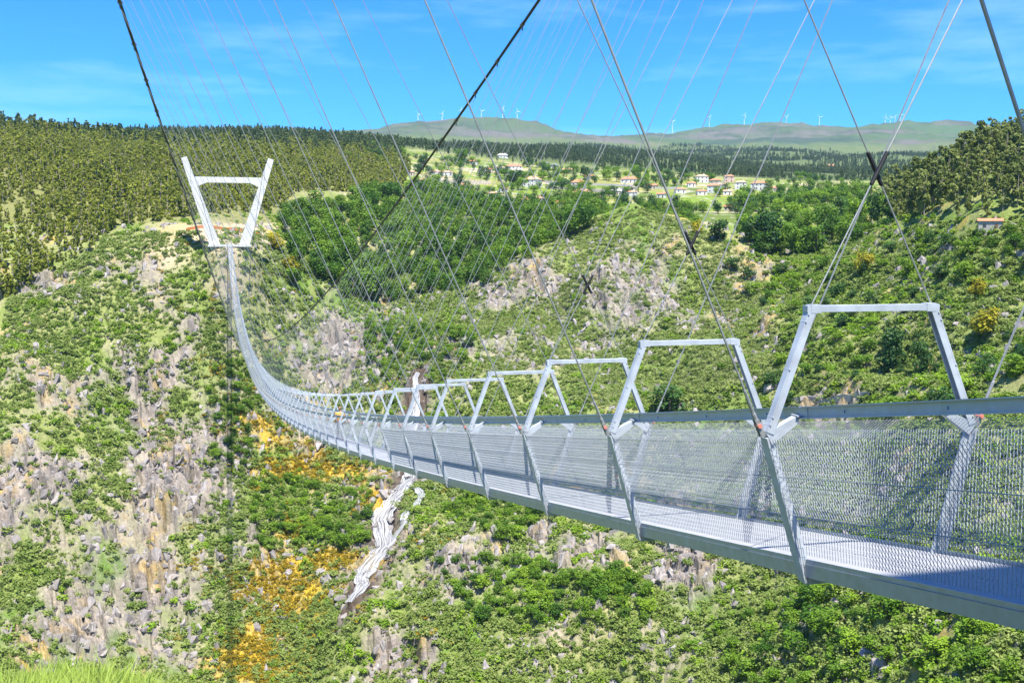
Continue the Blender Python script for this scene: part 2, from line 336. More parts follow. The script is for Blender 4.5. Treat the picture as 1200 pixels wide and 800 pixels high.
fallw = np.exp(-(wd/6)**2)
ROCKM = np.maximum(ROCKM, np.clip(fallw*1.1+n1*.5-.1, 0, .9)*(wd < 30))
# blocky, down-slope jointed outcrops
f1, f2, cid, ox, oy = worley(GX/6.0+n1*.6, GY/14.0+n1*.5, 5)
g1, g2, cid2, ox2, oy2 = worley(GX/2.3, GY/5.0, 15)
spur = fbm(GX/34+n2*.4, GY/120, 201, 3)
H = n2*6.0*gorge+n1*2.2*gorge+(spur*7.0+(.25-np.abs(fbm(GX/55, GY/150, 207, 2)))*9.0)*gorge*np.clip((560-DG)/60, 0, 1)
H += ROCKM*((cid-.4)*8.5+ox*4.5*(cid2-.3)+oy*4.0*(cid-.5)-np.clip(.16-(f2-f1), 0, .16)*20)
H += ROCKM*((cid2-.45)*3.6-np.clip(.14-(g2-g1), 0, .14)*11)
H += (1-ROCKM)*n3*.5*gorge
H = H*(1-.8*np.exp(-(wd/5.0)**2)); H -= fallw*2.0; H += fallw*(np.floor(GY/7.0)*7.0-GY+3.5)*.4*(wd < 20)
far = np.clip((DG-1500)/1500, 0, 1)
kx_, ky_ = CX+580*math.sin(ray(742, 300)[0]+YAW), 580*math.cos(ray(742, 300)[0]+YAW)
H += 7.5*np.exp(-((GX-kx_)/62)**2-((GY-ky_)/38)**2)-4.0*np.exp(-((GX-kx_)/90)**2-((GY-ky_-62)/30)**2)
H += far*(fbm(GX/900, GY/900, 31, 6)*45+np.abs(fbm(GX/420, GY/420, 37, 5))*-75+18)*np.clip(DG/6500, 0, 1)
H += np.clip((DG-620)/300, 0, 1)*(1-far)*fbm(GX/90, GY/90, 41, 4)*3
nearg = np.clip((60-DG)/30, 0, 1)
H += nearg*fbm(GX/1.2, GY/1.2, 51, 3)*.12*np.clip(DG/5, 0, 1)
# level the ground at the far tower
tw = np.exp(-(((GX)/13)**2+((GY-510)/14)**2)**2)
GZ = (GZ+H)*(1-tw)+tw*(-.55+fbm(GX/3, GY/3, 8, 2)*.3)
# outcrop ground must not reach the walkway
dsl = -4*22.64*GY*(512-GY)/512**2
GZ = np.where((np.abs(GX) < 5) & (GY > 0) & (GY < 500), np.minimum(GZ, dsl-1.2), GZ)
PX2, PY2, _ = project(np.stack([GX, GY, GZ], -1))

def ground(x, y):
    x = np.asarray(x, float); y = np.asarray(y, float)
    th = np.arctan2(x-CX, y)-YAW; th = (th+math.pi) % (2*math.pi)-math.pi
    d = np.hypot(x-CX, y)
    fi = np.clip(np.interp(th, TH, np.arange(NT)), 0, NT-1.001); fj = np.clip(np.interp(d, DD, np.arange(ND)), 0, ND-1.001)
    i = fi.astype(int); j = fj.astype(int); a = fi-i; b = fj-j
    return (GZ[i, j]*(1-a)*(1-b)+GZ[i+1, j]*a*(1-b)+GZ[i, j+1]*(1-a)*b+GZ[i+1, j+1]*a*b)
def gridval(G, x, y):
    th = np.arctan2(np.asarray(x)-CX, np.asarray(y))-YAW; d = np.hypot(np.asarray(x)-CX, np.asarray(y))
    i = np.clip(np.rint(np.interp(th, TH, np.arange(NT))).astype(int), 0, NT-1); j = np.clip(np.rint(np.interp(d, DD, np.arange(ND))).astype(int), 0, ND-1)
    return G[i, j]
def hit(px, py, dmin=60):
    th, e = ray(px, py)
    i = int(np.clip(np.interp(th, TH, np.arange(NT)), 0, NT-1)); eg = (GZ[i]-CZ)/DD
    k = np.where((DD > dmin) & (eg >= e))[0]
    d = DD[k[0]] if len(k) else 600.0
    x = CX+d*math.sin(th+YAW); y = d*math.cos(th+YAW)
    return x, y, float(ground(x, y)), d
def place(px, d):
    th = ray(px, 300)[0]; x = CX+d*math.sin(th+YAW); y = d*math.cos(th+YAW)
    return x, y, float(ground(x, y))

# surface colours (albedo)
def lerp(a, b, t): return a+(np.asarray(b)-a)*t[..., None]
base = np.zeros(GX.shape+(3,))+np.array([.175, .22, .055])
t_ = np.clip(.45+n1*.9+n2*.6, 0, 1); base = lerp(base, [.27, .265, .115], t_); base = lerp(base, [.11, .19, .03], np.clip(fbm(GX/22, GY/30, 77, 3)*2-.1, 0, 1))
soilm = np.clip(blobs(PX2, PY2, SOILB)*1.5+n1*.6-.35, 0, 1)*np.clip((DG-100)/50, 0, 1)
soilm = np.maximum(soilm, gorge*np.clip(n3*1.1-.15+rockw*.4, 0, 1)*.55*(PY2 > 280))
base = lerp(base, [.46, .37, .25], soilm)
base = lerp(base, [.25, .215, .185], np.clip(ROCKM*1.8, 0, 1))
rk = np.clip(ROCKM*1.8, 0, 1)*np.clip(fbm(GX/3, GY/7, 71, 3)*1.6, 0, 1); base = lerp(base, [.36, .305, .245], rk)
rk = np.clip(ROCKM*1.8, 0, 1)*np.clip(fbm(GX/2.2, GY/6, 81, 3)*1.6-.1, 0, 1); base = lerp(base, [.12, .11, .105], rk)
wet = np.exp(-((wd+n1*3)/6.0)**2); base = lerp(base, [.10, .075, .055], np.clip(wet*1.3, 0, 1)*(wd < 25))
om = np.clip(blobs(PX2, PY2, ORANGEB)*1.5+n1*.8+n3*.5-.3, 0, 1); oc = lerp(np.zeros(GX.shape+(3,))+np.array([.50, .32, .03]), [.34, .27, .10], np.clip(fbm(GX/3, GY/3, 221, 3)*2+.3, 0, 1)); omw = np.clip(om*1.5, 0, .85)[..., None]; base = base*(1-omw)+oc*omw
# upstream valley: pasture and terraced fields
fld = np.clip((DG-640)/80, 0, 1)*np.clip((1500-DG)/200, 0, 1)*np.clip((PX2-370)/60, 0, 1)*np.clip((1010-PX2)/60, 0, 1)
q1, q2, fid, _, _ = worley(GX/42+n2*.3, GY/26, 61)
ter = np.clip(np.sin(GZ*2.1+n2*2)*1.5-.2, 0, 1)
fc = np.where(fid[..., None] < .42, np.array([.17, .25, .03]), np.where(fid[..., None] < .66, np.array([.26, .27, .07]), np.where(fid[..., None] < .8, np.array([.42, .36, .22]), np.array([.11, .17, .025]))))
fc = fc*(1-.5*ter[..., None])+np.array([.16, .13, .08])*.5*ter[..., None]
base = base*(1-fld[..., None])+fc*fld[..., None]
wall_ = fld*np.clip(.05-(q2-q1), 0, .05)*20; base = lerp(base, [.42, .38, .33], np.clip(wall_, 0, .8))
# forest floor
ff = np.clip((DG-520)/60, 0, 1)*np.clip((360-PX2)/40, 0, 1)*(PY2 < 262); base = lerp(base, [.19, .19, .07], ff*.85)
pine_m = np.clip((DG-1380)/150, 0, 1)*np.clip((5200-DG)/600, 0, 1); base = lerp(base, [.10, .13, .045], pine_m)
# bare upland
mo = np.clip((DG-4600)/500, 0, 1); mc = np.zeros(GX.shape+(3,))+np.array([.085, .115, .05])
mn = fbm(GX/420, GY/420, 91, 6); mc = lerp(mc, [.13, .12, .10], np.clip(mn*2.6, 0, 1)); mc = lerp(mc, [.05, .075, .04], np.clip(fbm(GX/110, GY/110, 97, 4)*2.5-.1, 0, 1)*.8); mc = lerp(mc, [.075, .12, .05], np.clip(-mn*2.2-.1, 0, 1))
mc = lerp(mc, [.04, .07, .045], np.clip((fbm(GX/800, GY/500, 95, 4)-.22)*8, 0, 1)*.7)
base = base*(1-mo[..., None])+mc*mo[..., None]
base = base*(1-nearg[..., None])+np.array([.16, .20, .05])*nearg[..., None]

def terrain_material():
    m, t, b = newmat('hillside')
    at = t.nodes.new('ShaderNodeAttribute'); at.attribute_name = 'albedo'
    co = t.nodes.new('ShaderNodeTexCoord')
    n = t.nodes.new('ShaderNodeTexNoise'); n.inputs['Scale'].default_value = .9; n.inputs['Detail'].default_value = 8; n.inputs['Roughness'].default_value = .7
    t.links.new(co.outputs['Object'], n.inputs['Vector'])
    mr = t.nodes.new('ShaderNodeMapRange'); mr.inputs[1].default_value = .3; mr.inputs[2].default_value = .7; mr.inputs[3].default_value = .62; mr.inputs[4].default_value = 1.35
    t.links.new(n.outputs[0], mr.inputs[0])
    hv = t.nodes.new('ShaderNodeHueSaturation'); t.links.new(at.outputs['Color'], hv.inputs['Color']); t.links.new(mr.outputs[0], hv.inputs['Value'])
    t.links.new(hv.outputs[0], b.inputs['Base Color']); b.inputs['Roughness'].default_value = .95; b.inputs['Specular IOR Level'].default_value = .1
    bp = t.nodes.new('ShaderNodeBump'); bp.inputs['Strength'].default_value = .8; bp.inputs['Distance'].default_value = .6
    t.links.new(n.outputs[0], bp.inputs['Height']); t.links.new(bp.outputs[0], b.inputs['Normal'])
    return m
idx = np.arange(NT*ND).reshape(NT, ND)
quads = np.stack([idx[:-1, :-1], idx[:-1, 1:], idx[1:, 1:], idx[1:, :-1]], -1).reshape(-1, 4)
me = mesh_np('ground', np.stack([GX, GY, GZ], -1).reshape(-1, 3), [quads[:, ::-1]], terrain_material())
ca = me.attributes.new('albedo', 'FLOAT_COLOR', 'POINT')
ca.data.foreach_set('color', np.concatenate([base, np.ones(GX.shape+(1,))], -1).astype(np.float32).ravel())
gobj = link('ground', me); tag(gobj, 'scrubby rocky gorge slopes rising to fields, pine ridges and bare mountains', 'terrain', kind='structure')

# ------------------------------------------------------------------ waterfall
def water_material():
    m, t, b = newmat('white_water')
    co = t.nodes.new('ShaderNodeUVMap')
    mp_ = t.nodes.new('ShaderNodeMapping'); mp_.inputs['Scale'].default_value = (9.0, .8, 1); t.links.new(co.outputs[0], mp_.inputs[0])
    n = t.nodes.new('ShaderNodeTexNoise'); n.inputs['Scale'].default_value = 1.0; n.inputs['Detail'].default_value = 9; n.inputs['Roughness'].default_value = .68; t.links.new(mp_.outputs[0], n.inputs['Vector'])
    r = t.nodes.new('ShaderNodeValToRGB'); e = r.color_ramp.elements
    e[0].position = .3; e[0].color = (.15, .14, .13, 1); e[1].position = .64; e[1].color = (.66, .68, .70, 1)
    t.links.new(n.outputs[0], r.inputs[0]); t.links.new(r.outputs[0], b.inputs['Base Color']); b.inputs['Roughness'].default_value = .35
    n2_ = t.nodes.new('ShaderNodeMapRange'); n2_.inputs[1].default_value = .36; n2_.inputs[2].default_value = .60; n2_.inputs[4].default_value = .9; t.links.new(n.outputs[0], n2_.inputs[0])
    t.links.new(n2_.outputs[0], b.inputs['Alpha'])
    return m
WATER = water_material()
def stream(px_list, widths, name, label):
    pts = []
    for q in px_list:
        if len(q) == 2: x, y, z, d = hit(q[0], q[1], 300)
        else:
            th, e = ray(q[0], q[1]); d = q[2]; x = CX+d*math.sin(th+YAW); y = d*math.cos(th+YAW)
        pts.append((x, y))
    pts = np.array(pts); s = np.arange(len(pts)); ss = np.linspace(0, len(pts)-1, 26*(len(pts)-1))
    P = np.stack([np.interp(ss, s, pts[:, 0]), np.interp(ss, s, pts[:, 1])], 1); W_ = np.interp(ss, s, widths)
    P[:, 0] += fbm(ss*1.1, ss*0, 4, 3)*2.6
    W_ = W_*(1+.35*fbm(ss*2.0, ss*0+3, 6, 3))
    t = np.gradient(P, axis=0); t /= np.linalg.norm(t, axis=1)[:, None]+1e-9; nn = np.stack([-t[:, 1], t[:, 0]], 1)
    nn = np.where((nn[:, :1] < 0), -nn, nn)
    k = 7; u = np.linspace(-1, 1, k); V = []
    Q = P[:, None, :]+nn[:, None, :]*(u[None, :, None]*W_[:, None, None])
    Zg = ground(Q[..., 0], Q[..., 1])
    zc = np.minimum.accumulate(np.convolve(np.pad(Zg.mean(1), 6, 'edge'), np.ones(13)/13, 'valid')+.9)
    Z = zc[:, None]+.4-.5*u[None]**2; Z = np.maximum(Z, np.minimum(Zg+.15, zc[:, None]+2.4))+fbm(Q[..., 0], Q[..., 1], 66, 3)*.12
    V = np.concatenate([Q, Z[..., None]], -1).reshape(-1, 3)
    ii = np.arange(len(ss)*k).reshape(len(ss), k)
    q = np.stack([ii[:-1, :-1], ii[1:, :-1], ii[1:, 1:], ii[:-1, 1:]], -1).reshape(-1, 4)
    m_ = mesh_np(name, V, [q], WATER, True)
    uv = m_.uv_layers.new(name='UVMap'); li = np.empty(len(m_.loops), np.int32); m_.loops.foreach_get('vertex_index', li)
    UVs = np.stack([np.tile(u, len(ss)), np.repeat(ss*1.5, k)], 1)
    uv.data.foreach_set('uv', UVs[li].astype(np.float32).ravel())
    return tag(link(name, m_), label, 'water', kind='structure')
stream(FALL, [.9, 1.6, 1.9, 2.4, 3.2, 4.2, 3.8, 2.8, 3.6, 2.8, 1.5], 'waterfall', 'white waterfall tumbling down brown rock steps behind and below the walkway')
stream([(482, 568, 423), (490, 585, 415), (494, 600, 408), (485, 618, 401), (468, 632, 394), (454, 642, 390)], [1.2, 1.6, 1.5, 1.6, 1.4, 1.0], 'water', 'side strand of the waterfall looping right round a brown boulder')

# ------------------------------------------------------------------ the footbridge
SPAN, SAG, ZL = 512.0, 22.64, 0.93
BW, HW, TW, ZH, ZT = .67, 1.086, .648, 1.158, 2.32
XM, ZM, XE, ZE, DY = 1.83, -18.56, 16.13, 36.2, -6.06
def deck(y): return -4*SAG*y*(SPAN-y)/SPAN**2+ZL*y/SPAN
def dslope(y): return -4*SAG*(SPAN-2*y)/SPAN**2+ZL/SPAN
def sec(y, x, h):   # a point of the cross section at y, frames lean slightly with the slope
    s = .272*math.atan(dslope(y)); return np.array([x, y-h*math.sin(s), deck(y)+h*math.cos(s)])
def cable_pt(y, sg):
    u = (2*(y-DY)/SPAN-1)**2
    return np.array([sg*(XM+(XE-XM)*u), y, ZM+(ZE-ZM)*u+ZL*y/SPAN])
bridge = tag(empty('suspension_footbridge', (0, 0, 0)), 'long sagging grey steel suspension footbridge with mesh sides crossing the gorge to a white tower', 'footbridge')

def panel_geo(ya, yb, sg, pitch, lw, wd_, solid):
    path = np.array([(BW, .07), (HW-.02, ZH), (.79, 1.30)]); seg = np.hypot(*np.diff(path, axis=0).T); cs = np.concatenate([[0], np.cumsum(seg)])
    nj = int(round(cs[-1]/lw)); ni = int(round((yb-ya)/pitch))
    tt = np.linspace(0, cs[-1], nj+1); sx = np.interp(tt, cs, path[:, 0]); sz = np.interp(tt, cs, path[:, 1])
    I, J = np.meshgrid(np.arange(ni+1), np.arange(nj), indexing='ij')
    A_, B_ = [], []
    for st in (1, -1):
        ok = ((I+J) % 2 == 0) & (I+st >= 0) & (I+st <= ni); i, j = I[ok], J[ok]
        ya_ = ya+(yb-ya)*i/ni; yb_ = ya+(yb-ya)*(i+st)/ni
        A_.append(np.stack([sg*sx[j], ya_, deck(ya_)+sz[j]], 1)); B_.append(np.stack([sg*sx[j+1], yb_, deck(yb_)+sz[j+1]], 1))
    A_ = np.concatenate(A_); B_ = np.concatenate(B_)
    sd_ = np.tile(np.array([0, 1.0, 0]), (len(A_), 1))*wd_/2; ou = np.tile(np.array([sg*.93, 0, -.36]), (len(A_), 1))*wd_*.45
    n = len(A_); r = np.arange(n)*4
    if not solid:
        V = np.stack([A_-sd_+ou, A_+sd_-ou, B_+sd_-ou, B_-sd_+ou], 1).reshape(-1, 3)
        return V, np.stack([r, r+1, r+2, r+3], 1)
    th_ = np.tile(np.array([sg*.93, .25, -.36]), (n, 1))*.0022
    V = np.stack([A_-sd_+ou-th_, A_+sd_-ou-th_, B_+sd_-ou-th_, B_-sd_+ou-th_, A_-sd_+ou+th_, A_+sd_-ou+th_, B_+sd_-ou+th_, B_-sd_+ou+th_], 1).reshape(-1, 3)
    r = np.arange(n)*8
    Q = np.concatenate([np.stack([r+a, r+b, r+c, r+d], 1) for a, b, c, d in ((0, 1, 2, 3), (7, 6, 5, 4), (0, 3, 7, 4), (1, 5, 6, 2))])
    return V, Q
def edge_beams(mb, ya, yb, near):
    for sg in (-1, 1):
        a = sec(ya, sg*BW, -.07); b = sec(yb, sg*BW, -.07); a[1] = ya+.004; b[1] = yb-.004
        mb.beam(a, b, .035, .12)
        a2, b2 = a.copy(), b.copy(); a2[0] -= sg*.0465; b2[0] -= sg*.0465; a2[2] -= .052; b2[2] -= .052; mb.beam(a2, b2, .055, .02)
        a2, b2 = a.copy(), b.copy(); a2[2] += .085; b2[2] += .085; mb.beam(a2, b2, .012, .04)
    if near:
        for k in range(1, 4):
            y = ya+(yb-ya)*k/4; mb.beam((-BW+.075, y, deck(y)-.09), (BW-.075, y, deck(y)-.09), .05, .1)
def floor_geo(mb, ya, yb, near):
    xs = [(-BW+.03, -.008), (.008, BW-.03)]
    if near:
        n = 72
        for k in range(n):
            y = ya+.02+(yb-ya-.04)*k/(n-1)
            for x0, x1 in xs: mb.beam((x0, y, deck(y)-.012), (x1, y, deck(y)-.012), .049, .024)
        for x in (-.5, -.25, .25, .5):
            mb.beam((x, ya+.01, deck(ya+.01)-.036), (x, yb-.01, deck(yb-.01)-.036), .02, .02)
    else:
        for q in range(10):
            x = -BW+.06+(2*BW-.12)*q/9; mb.beam((x, ya+.01, deck(ya)-.012), (x, yb-.01, deck(yb)-.012), .056, .024)
def frame_geo(mb, y):
    lo = [sec(y, sg*(BW+.03), -.17) for sg in (-1, 1)]; hp = [sec(y, sg*HW, ZH) for sg in (-1, 1)]; tp = [sec(y, sg*TW, ZT) for sg in (-1, 1)]
    for k, sg in ((0, -1), (1, 1)):
        # lower post: a T of flange and web
        mb.beam(lo[k], hp[k], .13, .018, up=(sg, 0, -.36)); web0 = lo[k]+np.array([-sg*.06, 0, .02]); web1 = hp[k]+np.array([-sg*.05, 0, -.02])
        mb.beam(web0, web1, .022, .085, up=(sg, 0, -.36))
        # upper post: channel with two lips
        a = hp[k]+np.array([-sg*.01, 0, .05]); d_ = tp[k]-a
        mb.beam(a, tp[k], .085, .014, up=(sg, 0, .38))
        for s2 in (-1, 1): mb.beam(a+np.array([-sg*.034, s2*.038, -.012]), tp[k]+np.array([-sg*.034, s2*.038, -.012]), .009, .055, up=(sg, 0, .38))
        # bracket to the handrail
        b0 = hp[k]+np.array([-sg*.03, 0, -.01]); b1 = sec(y, sg*.77, 1.315)
        mb.beam(b0, b1, .075, .12, h2=.06)
        for f_ in (.06, .12, .5, .88, .94):
            c_ = a+(tp[k]-a)*f_; mb.tube([c_+np.array([0, -.05, 0]), c_+np.array([0, .05, 0])], .009, 6)
        mb.beam(b1+np.array([0, -.06, .03]), b1+np.array([0, .06, .03]), .05, .012)
        c_ = tp[k]+np.array([-sg*.05, 0, -.02]); mb.beam(c_+np.array([0, -.047, 0]), c_+np.array([0, .047, 0]), .10, .075)
    mb.beam(tp[0]+np.array([-.035, 0, -.02]), tp[1]+np.array([.035, 0, -.02]), .085, .058)
    mb.beam(sec(y, -BW-.02, -.165), sec(y, BW+.02, -.165), .09, .05)
def rail_geo(mb, ya, yb, sg):
    a = sec(ya, sg*.735, 1.385); b = sec(yb, sg*.735, 1.385); a[1] = ya+.004; b[1] = yb-.004
    a[2] = deck(ya)+1.375; b[2] = deck(yb)+1.375
    mb.beam(a, b, .012, .10)
    for dz in (-.05, .05):
        a2 = a.copy(); b2 = b.copy(); a2[2] += dz; b2[2] += dz; a2[0] += sg*.0225; b2[0] += sg*.0225; mb.beam(a2, b2, .033, .011)
def rail_bolts(mb, ya, yb, sg):
    for k in range(3):
        y = ya+(yb-ya)*(k+.5)/3; mb.beam((sg*.735-.014, y, deck(y)+1.372), (sg*.735+.014, y, deck(y)+1.372), .022, .022)
def joint_geo(mb, mp_, y, sg):
    p = sec(y, sg*HW, ZH); q = cable_pt(y, sg); d_ = (q-p)/np.linalg.norm(q-p)
    a = p+np.array([sg*.02, 0, .01])
    for s2 in (-1, 1): mb.beam(a+np.array([0, s2*.022, 0]), a+d_*.17+np.array([0, s2*.022, 0]), .012, .04)
    mb.tube([a+d_*.17, a+d_*.22, a+d_*.24, a+d_*.45, a+d_*.47], [.022, .022, .016, .016, .011], 8)
    mp_.tube([a+d_*.11-np.array([0, .045, 0]), a+d_*.11+np.array([0, .045, 0])], .02, 8)

Y1 = 8.72-4*4+4   # first frame behind the picture's right edge
ys = [8.72+4*k for k in range(-2, 126)]
far_mb, far_mesh = MB(), MB()
for k in range(len(ys)-1):
    ya, yb = ys[k], ys[k+1]
    if yb > SPAN: break
    near = k < 26
    if k < 100:
        mb = MB(); edge_beams(mb, ya, yb, near); mod = mb.build('deck_module', BEAMM, bridge)
        mb = MB(); floor_geo(mb, ya, yb, k < 14); mb.build('floor_grating', GRATE, mod)
        for sg in (-1, 1):
            pitch, lw, wd_ = ((.0215, .052, .0015) if k < 7 else (.031, .08, .0020) if k < 22 else (.07, .18, .0085))
            V, Q = panel_geo(ya+.02, yb-.02, sg, pitch, lw, wd_, k < 8)
            mb = MB(); mb.add(V, Q)
            if near:
                for hh in (.45, .8): mb.tube([sec(ya, sg*(BW+(HW-BW)*hh/ZH+.006), hh), sec(yb, sg*(BW+(HW-BW)*hh/ZH+.006), hh)], .004, 4)
            mb.build('mesh_panel', MESHM, mod)
            mb = MB(); rail_geo(mb, ya, yb, sg)
            
            if k < 14: rail_bolts(mb, ya, yb, sg)
            mb.beam((sg*.735, yb-.09, deck(yb-.09)+1.375), (sg*.735, yb+.09, deck(yb+.09)+1.375), .02, .085)
            r_ = mb.build('handrail', RAILM, mod)
        mb = MB(); frame_geo(mb, ya); mb.build('portal_frame', STEEL, mod)
        if k < 40:
            for sg in (-1, 1):
                mb, mpn = MB(), MB(); joint_geo(mb, mpn, ya, sg); mb.build('hanger_socket', ROPE, mod)
                mpn.build('pin', PINK, mod)
    else:
        edge_beams(far_mb, ya, yb, False); floor_geo(far_mb, ya, yb, False); frame_geo(far_mb, ya)
        for sg in (-1, 1):
            V, Q = panel_geo(ya, yb, sg, .09, .2, .032, False); far_mb.add(V, Q); rail_geo(far_mb, ya, yb, sg)
tag(far_mb.build('far_deck_modules', STEEL, bridge), kind='stuff')

# main cables (> clamps) and hangers
cy = np.linspace(DY, SPAN+DY, 260)
for sg in (-1, 1):
    mb = MB(); mb.tube([cable_pt(y, sg) for y in cy], .075, 8); mc_ = mb.build('main_cable', CABLE, bridge, True)
    for k, y in enumerate(ys):
        if k > 60 or y > SPAN+DY-3: break
        p = cable_pt(y, sg); q = cable_pt(y+.3, sg); t = (q-p)/np.linalg.norm(q-p)
        mb = MB(); mb.tube([p-t*.16, p-t*.13, p+t*.13, p+t*.16], [.085, .10, .10, .085], 8)
        mb.beam(p+np.array([0, 0, .16]), p-np.array([0, 0, .3]), .05, .09, up=(0, 1, 0)); mb.beam(p+np.array([-.14, 0, 0]), p+np.array([.14, 0, 0]), .05, .05)
        mb.build('clamp', CLAMP, mc_)
# back stays from the near tower down to the anchorage behind the camera
hang, cross, rest = 0, 0, MB()
for k, y in enumerate(ys):
    if y > SPAN+DY-6: break
    r_ = .0095 if k < 7 else .0088
    for sg in (-1, 1):
        a = sec(y, sg*HW, ZH)+np.array([sg*.02, 0, .02]); b = cable_pt(y, sg)-np.array([0, 0, .25])
        if hang < 100: MB().tube([a, a+(b-a)*.5, b], r_*1.15, 5).build('hanger', ROPE, bridge); hang += 1
        else: rest.tube([a, a+(b-a)*.5, b], r_, 3)
    if cable_pt(y, 1)[2]-deck(y) > 7.5:
        for sg in (-1, 1):
            off = np.array([0, sg*.035, 0])
            a = sec(y, sg*TW, ZT)+off; b = cable_pt(y, -sg)-np.array([0, 0, .25])+off
            if cross < 100:
                o = MB().tube([a, a+(b-a)*.5, b], r_*.8, 5).build('crossed_hanger', ROPE, bridge); cross += 1
                if k < 5:
                    t = abs(a[0])/(abs(a[0])+abs(b[0])); c = a+(b-a)*t; d_ = (b-a)/np.linalg.norm(b-a)
                    MB().tube([c-d_*.17, c-d_*.16, c+d_*.16, c+d_*.17], [.012, .02, .02, .012], 7).build('rubber_sleeve', RUBBER, o)
            else: rest.tube([a, a+(b-a)*.5, b], r_*.85, 3)
tag(rest.build('far_hangers', ROPE, bridge), kind='stuff')

def tower(y, zb, name_label):
    """V-shaped concrete tower: two leaning legs and a haunched cross beam"""
    root = MB(); root.box(-9.3, 9.3, y-3, y+3.2, zb-.9, zb+.1)
    tw_ = root.build('tower', CONC, bridge)
    top, base_, cb = 38.0, 0.1, 28.2
    def xc(z): return 6.4+(18.6-6.4)*(z-base_)/(top-base_)
    for sg in (-1, 1):
        m_ = MB()
        a = np.array([sg*xc(base_-4), y, zb+base_-4]); b = np.array([sg*xc(top), y, zb+top])
        m_.beam(a, b, 2.6, 4.6, up=(sg, 0, -.32), w2=2.2, h2=2.5)
        m_.build('leg', CONC, tw_)
    xi = xc(cb)-1.2
    P = [(-xi, cb+1.5), (-xi+.0, cb-3.2), (-xi+5.0, cb-1.0), (xi-5.0, cb-1.0), (xi, cb-3.2), (xi, cb+1.5)]
    V = [(x, y+s_, zb+z) for s_ in (-1.0, 1.0) for x, z in P]
    bm = bmesh.new(); vs = [bm.verts.new(v) for v in V]
    bm.faces.new(vs[5::-1]); bm.faces.new(vs[6:])
    for i in range(6): bm.faces.new((vs[i], vs[(i+1) % 6], vs[6+(i+1) % 6], vs[6+i]))
    bmesh.ops.recalc_face_normals(bm, faces=bm.faces)
    for f_ in bm.faces: f_.smooth = False
    m2 = bpy.data.meshes.new('crossbeam'); bm.to_mesh(m2); bm.free(); m2.materials.append(CONC); link('crossbeam', m2, tw_)
    tw_['label'] = name_label
    return tw_
tower(SPAN+DY, 0.0, 'white concrete V-shaped tower with a cross beam at the far end')
tower(DY, -.9, 'concrete V-shaped tower at the near end behind the viewer')

exec_veg = True
# ------------------------------------------------------------------ plant and rock prototypes (meshes only)
def leaf_cloud(cent, rad, size, n, rng, aspect=1.0, up_bias=.8, droop=0):
    """n leaf quads scattered on lumpy clumps: cent (m,3), rad (m,)"""
    w_ = rad**2; w_ = w_/w_.sum(); k = rng.choice(len(cent), n, p=w_)
    d = rng.normal(size=(n, 3)); d /= np.linalg.norm(d, axis=1)[:, None]
    rr = rad[k]*(.62+.5*rng.random(n)**.6)
    p = cent[k]+d*rr[:, None]
    nrm = d*.8+rng.normal(size=(n, 3))*.55; nrm[:, 2] += up_bias; nrm /= np.linalg.norm(nrm, axis=1)[:, None]
    a = np.cross(nrm, rng.normal(size=(n, 3))); a /= np.linalg.norm(a, axis=1)[:, None]+1e-9
    if droop: a[:, 2] -= droop; a /= np.linalg.norm(a, axis=1)[:, None]
    b = np.cross(nrm, a); b /= np.linalg.norm(b, axis=1)[:, None]+1e-9
    s = size*(.6+.8*rng.random(n))[:, None]
    V = np.stack([p-a*s*aspect*.5, p+b*s*.38, p+a*s*aspect*.5, p-b*s*.38], 1).reshape(-1, 3)
    r = np.arange(n)*4
    return V, np.stack([r, r+1, r+2, r+3], 1)
def proto_shrub(seed, mat, n=150, size=.34, flat=.62, lumps=6):
    rng = np.random.default_rng(seed)
    c = rng.normal(size=(lumps, 3))*np.array([.5, .5, .16]); c[:, 2] = np.abs(c[:, 2])+.26; r = .3+.28*rng.random(lumps)
    V, Q = leaf_cloud(c, r, size, n, rng); V[:, 2] = np.maximum(V[:, 2]*flat/.62, -.12)
    return mesh_np('shrub', V, [Q], mat)
def proto_broad(seed, mat, n=900, size=.62, H_=10.0):
    rng = np.random.default_rng(seed); m = 15
    c = []; r = []
    for i in range(m):
        a = rng.random()*6.283; z = H_*(.24+.58*rng.random()); ro = H_*.27*math.sqrt(max(.05, 1-((z/H_-.52)/.46)**2))*(.35+.75*rng.random())
        c.append((ro*math.cos(a), ro*math.sin(a), z)); r.append(H_*(.10+.09*rng.random()))
    V, Q = leaf_cloud(np.array(c), np.array(r), size, n, rng, 1.2)
    t = MB(); t.tube([(0, 0, -1.2), (0, 0, .0), (.1, .05, H_*.3), (0, 0, H_*.62)], [.3, .24, .17, .07], 6)
    for i in range(5):
        cc = np.array(c[i]); t.tube([(0.05, 0, H_*.3), (cc*np.array([.5, .5, .8])), cc], [.1, .07, .03], 5)
    return mesh_np('crown', V, [Q], mat), t.mesh('trunk', BARK)
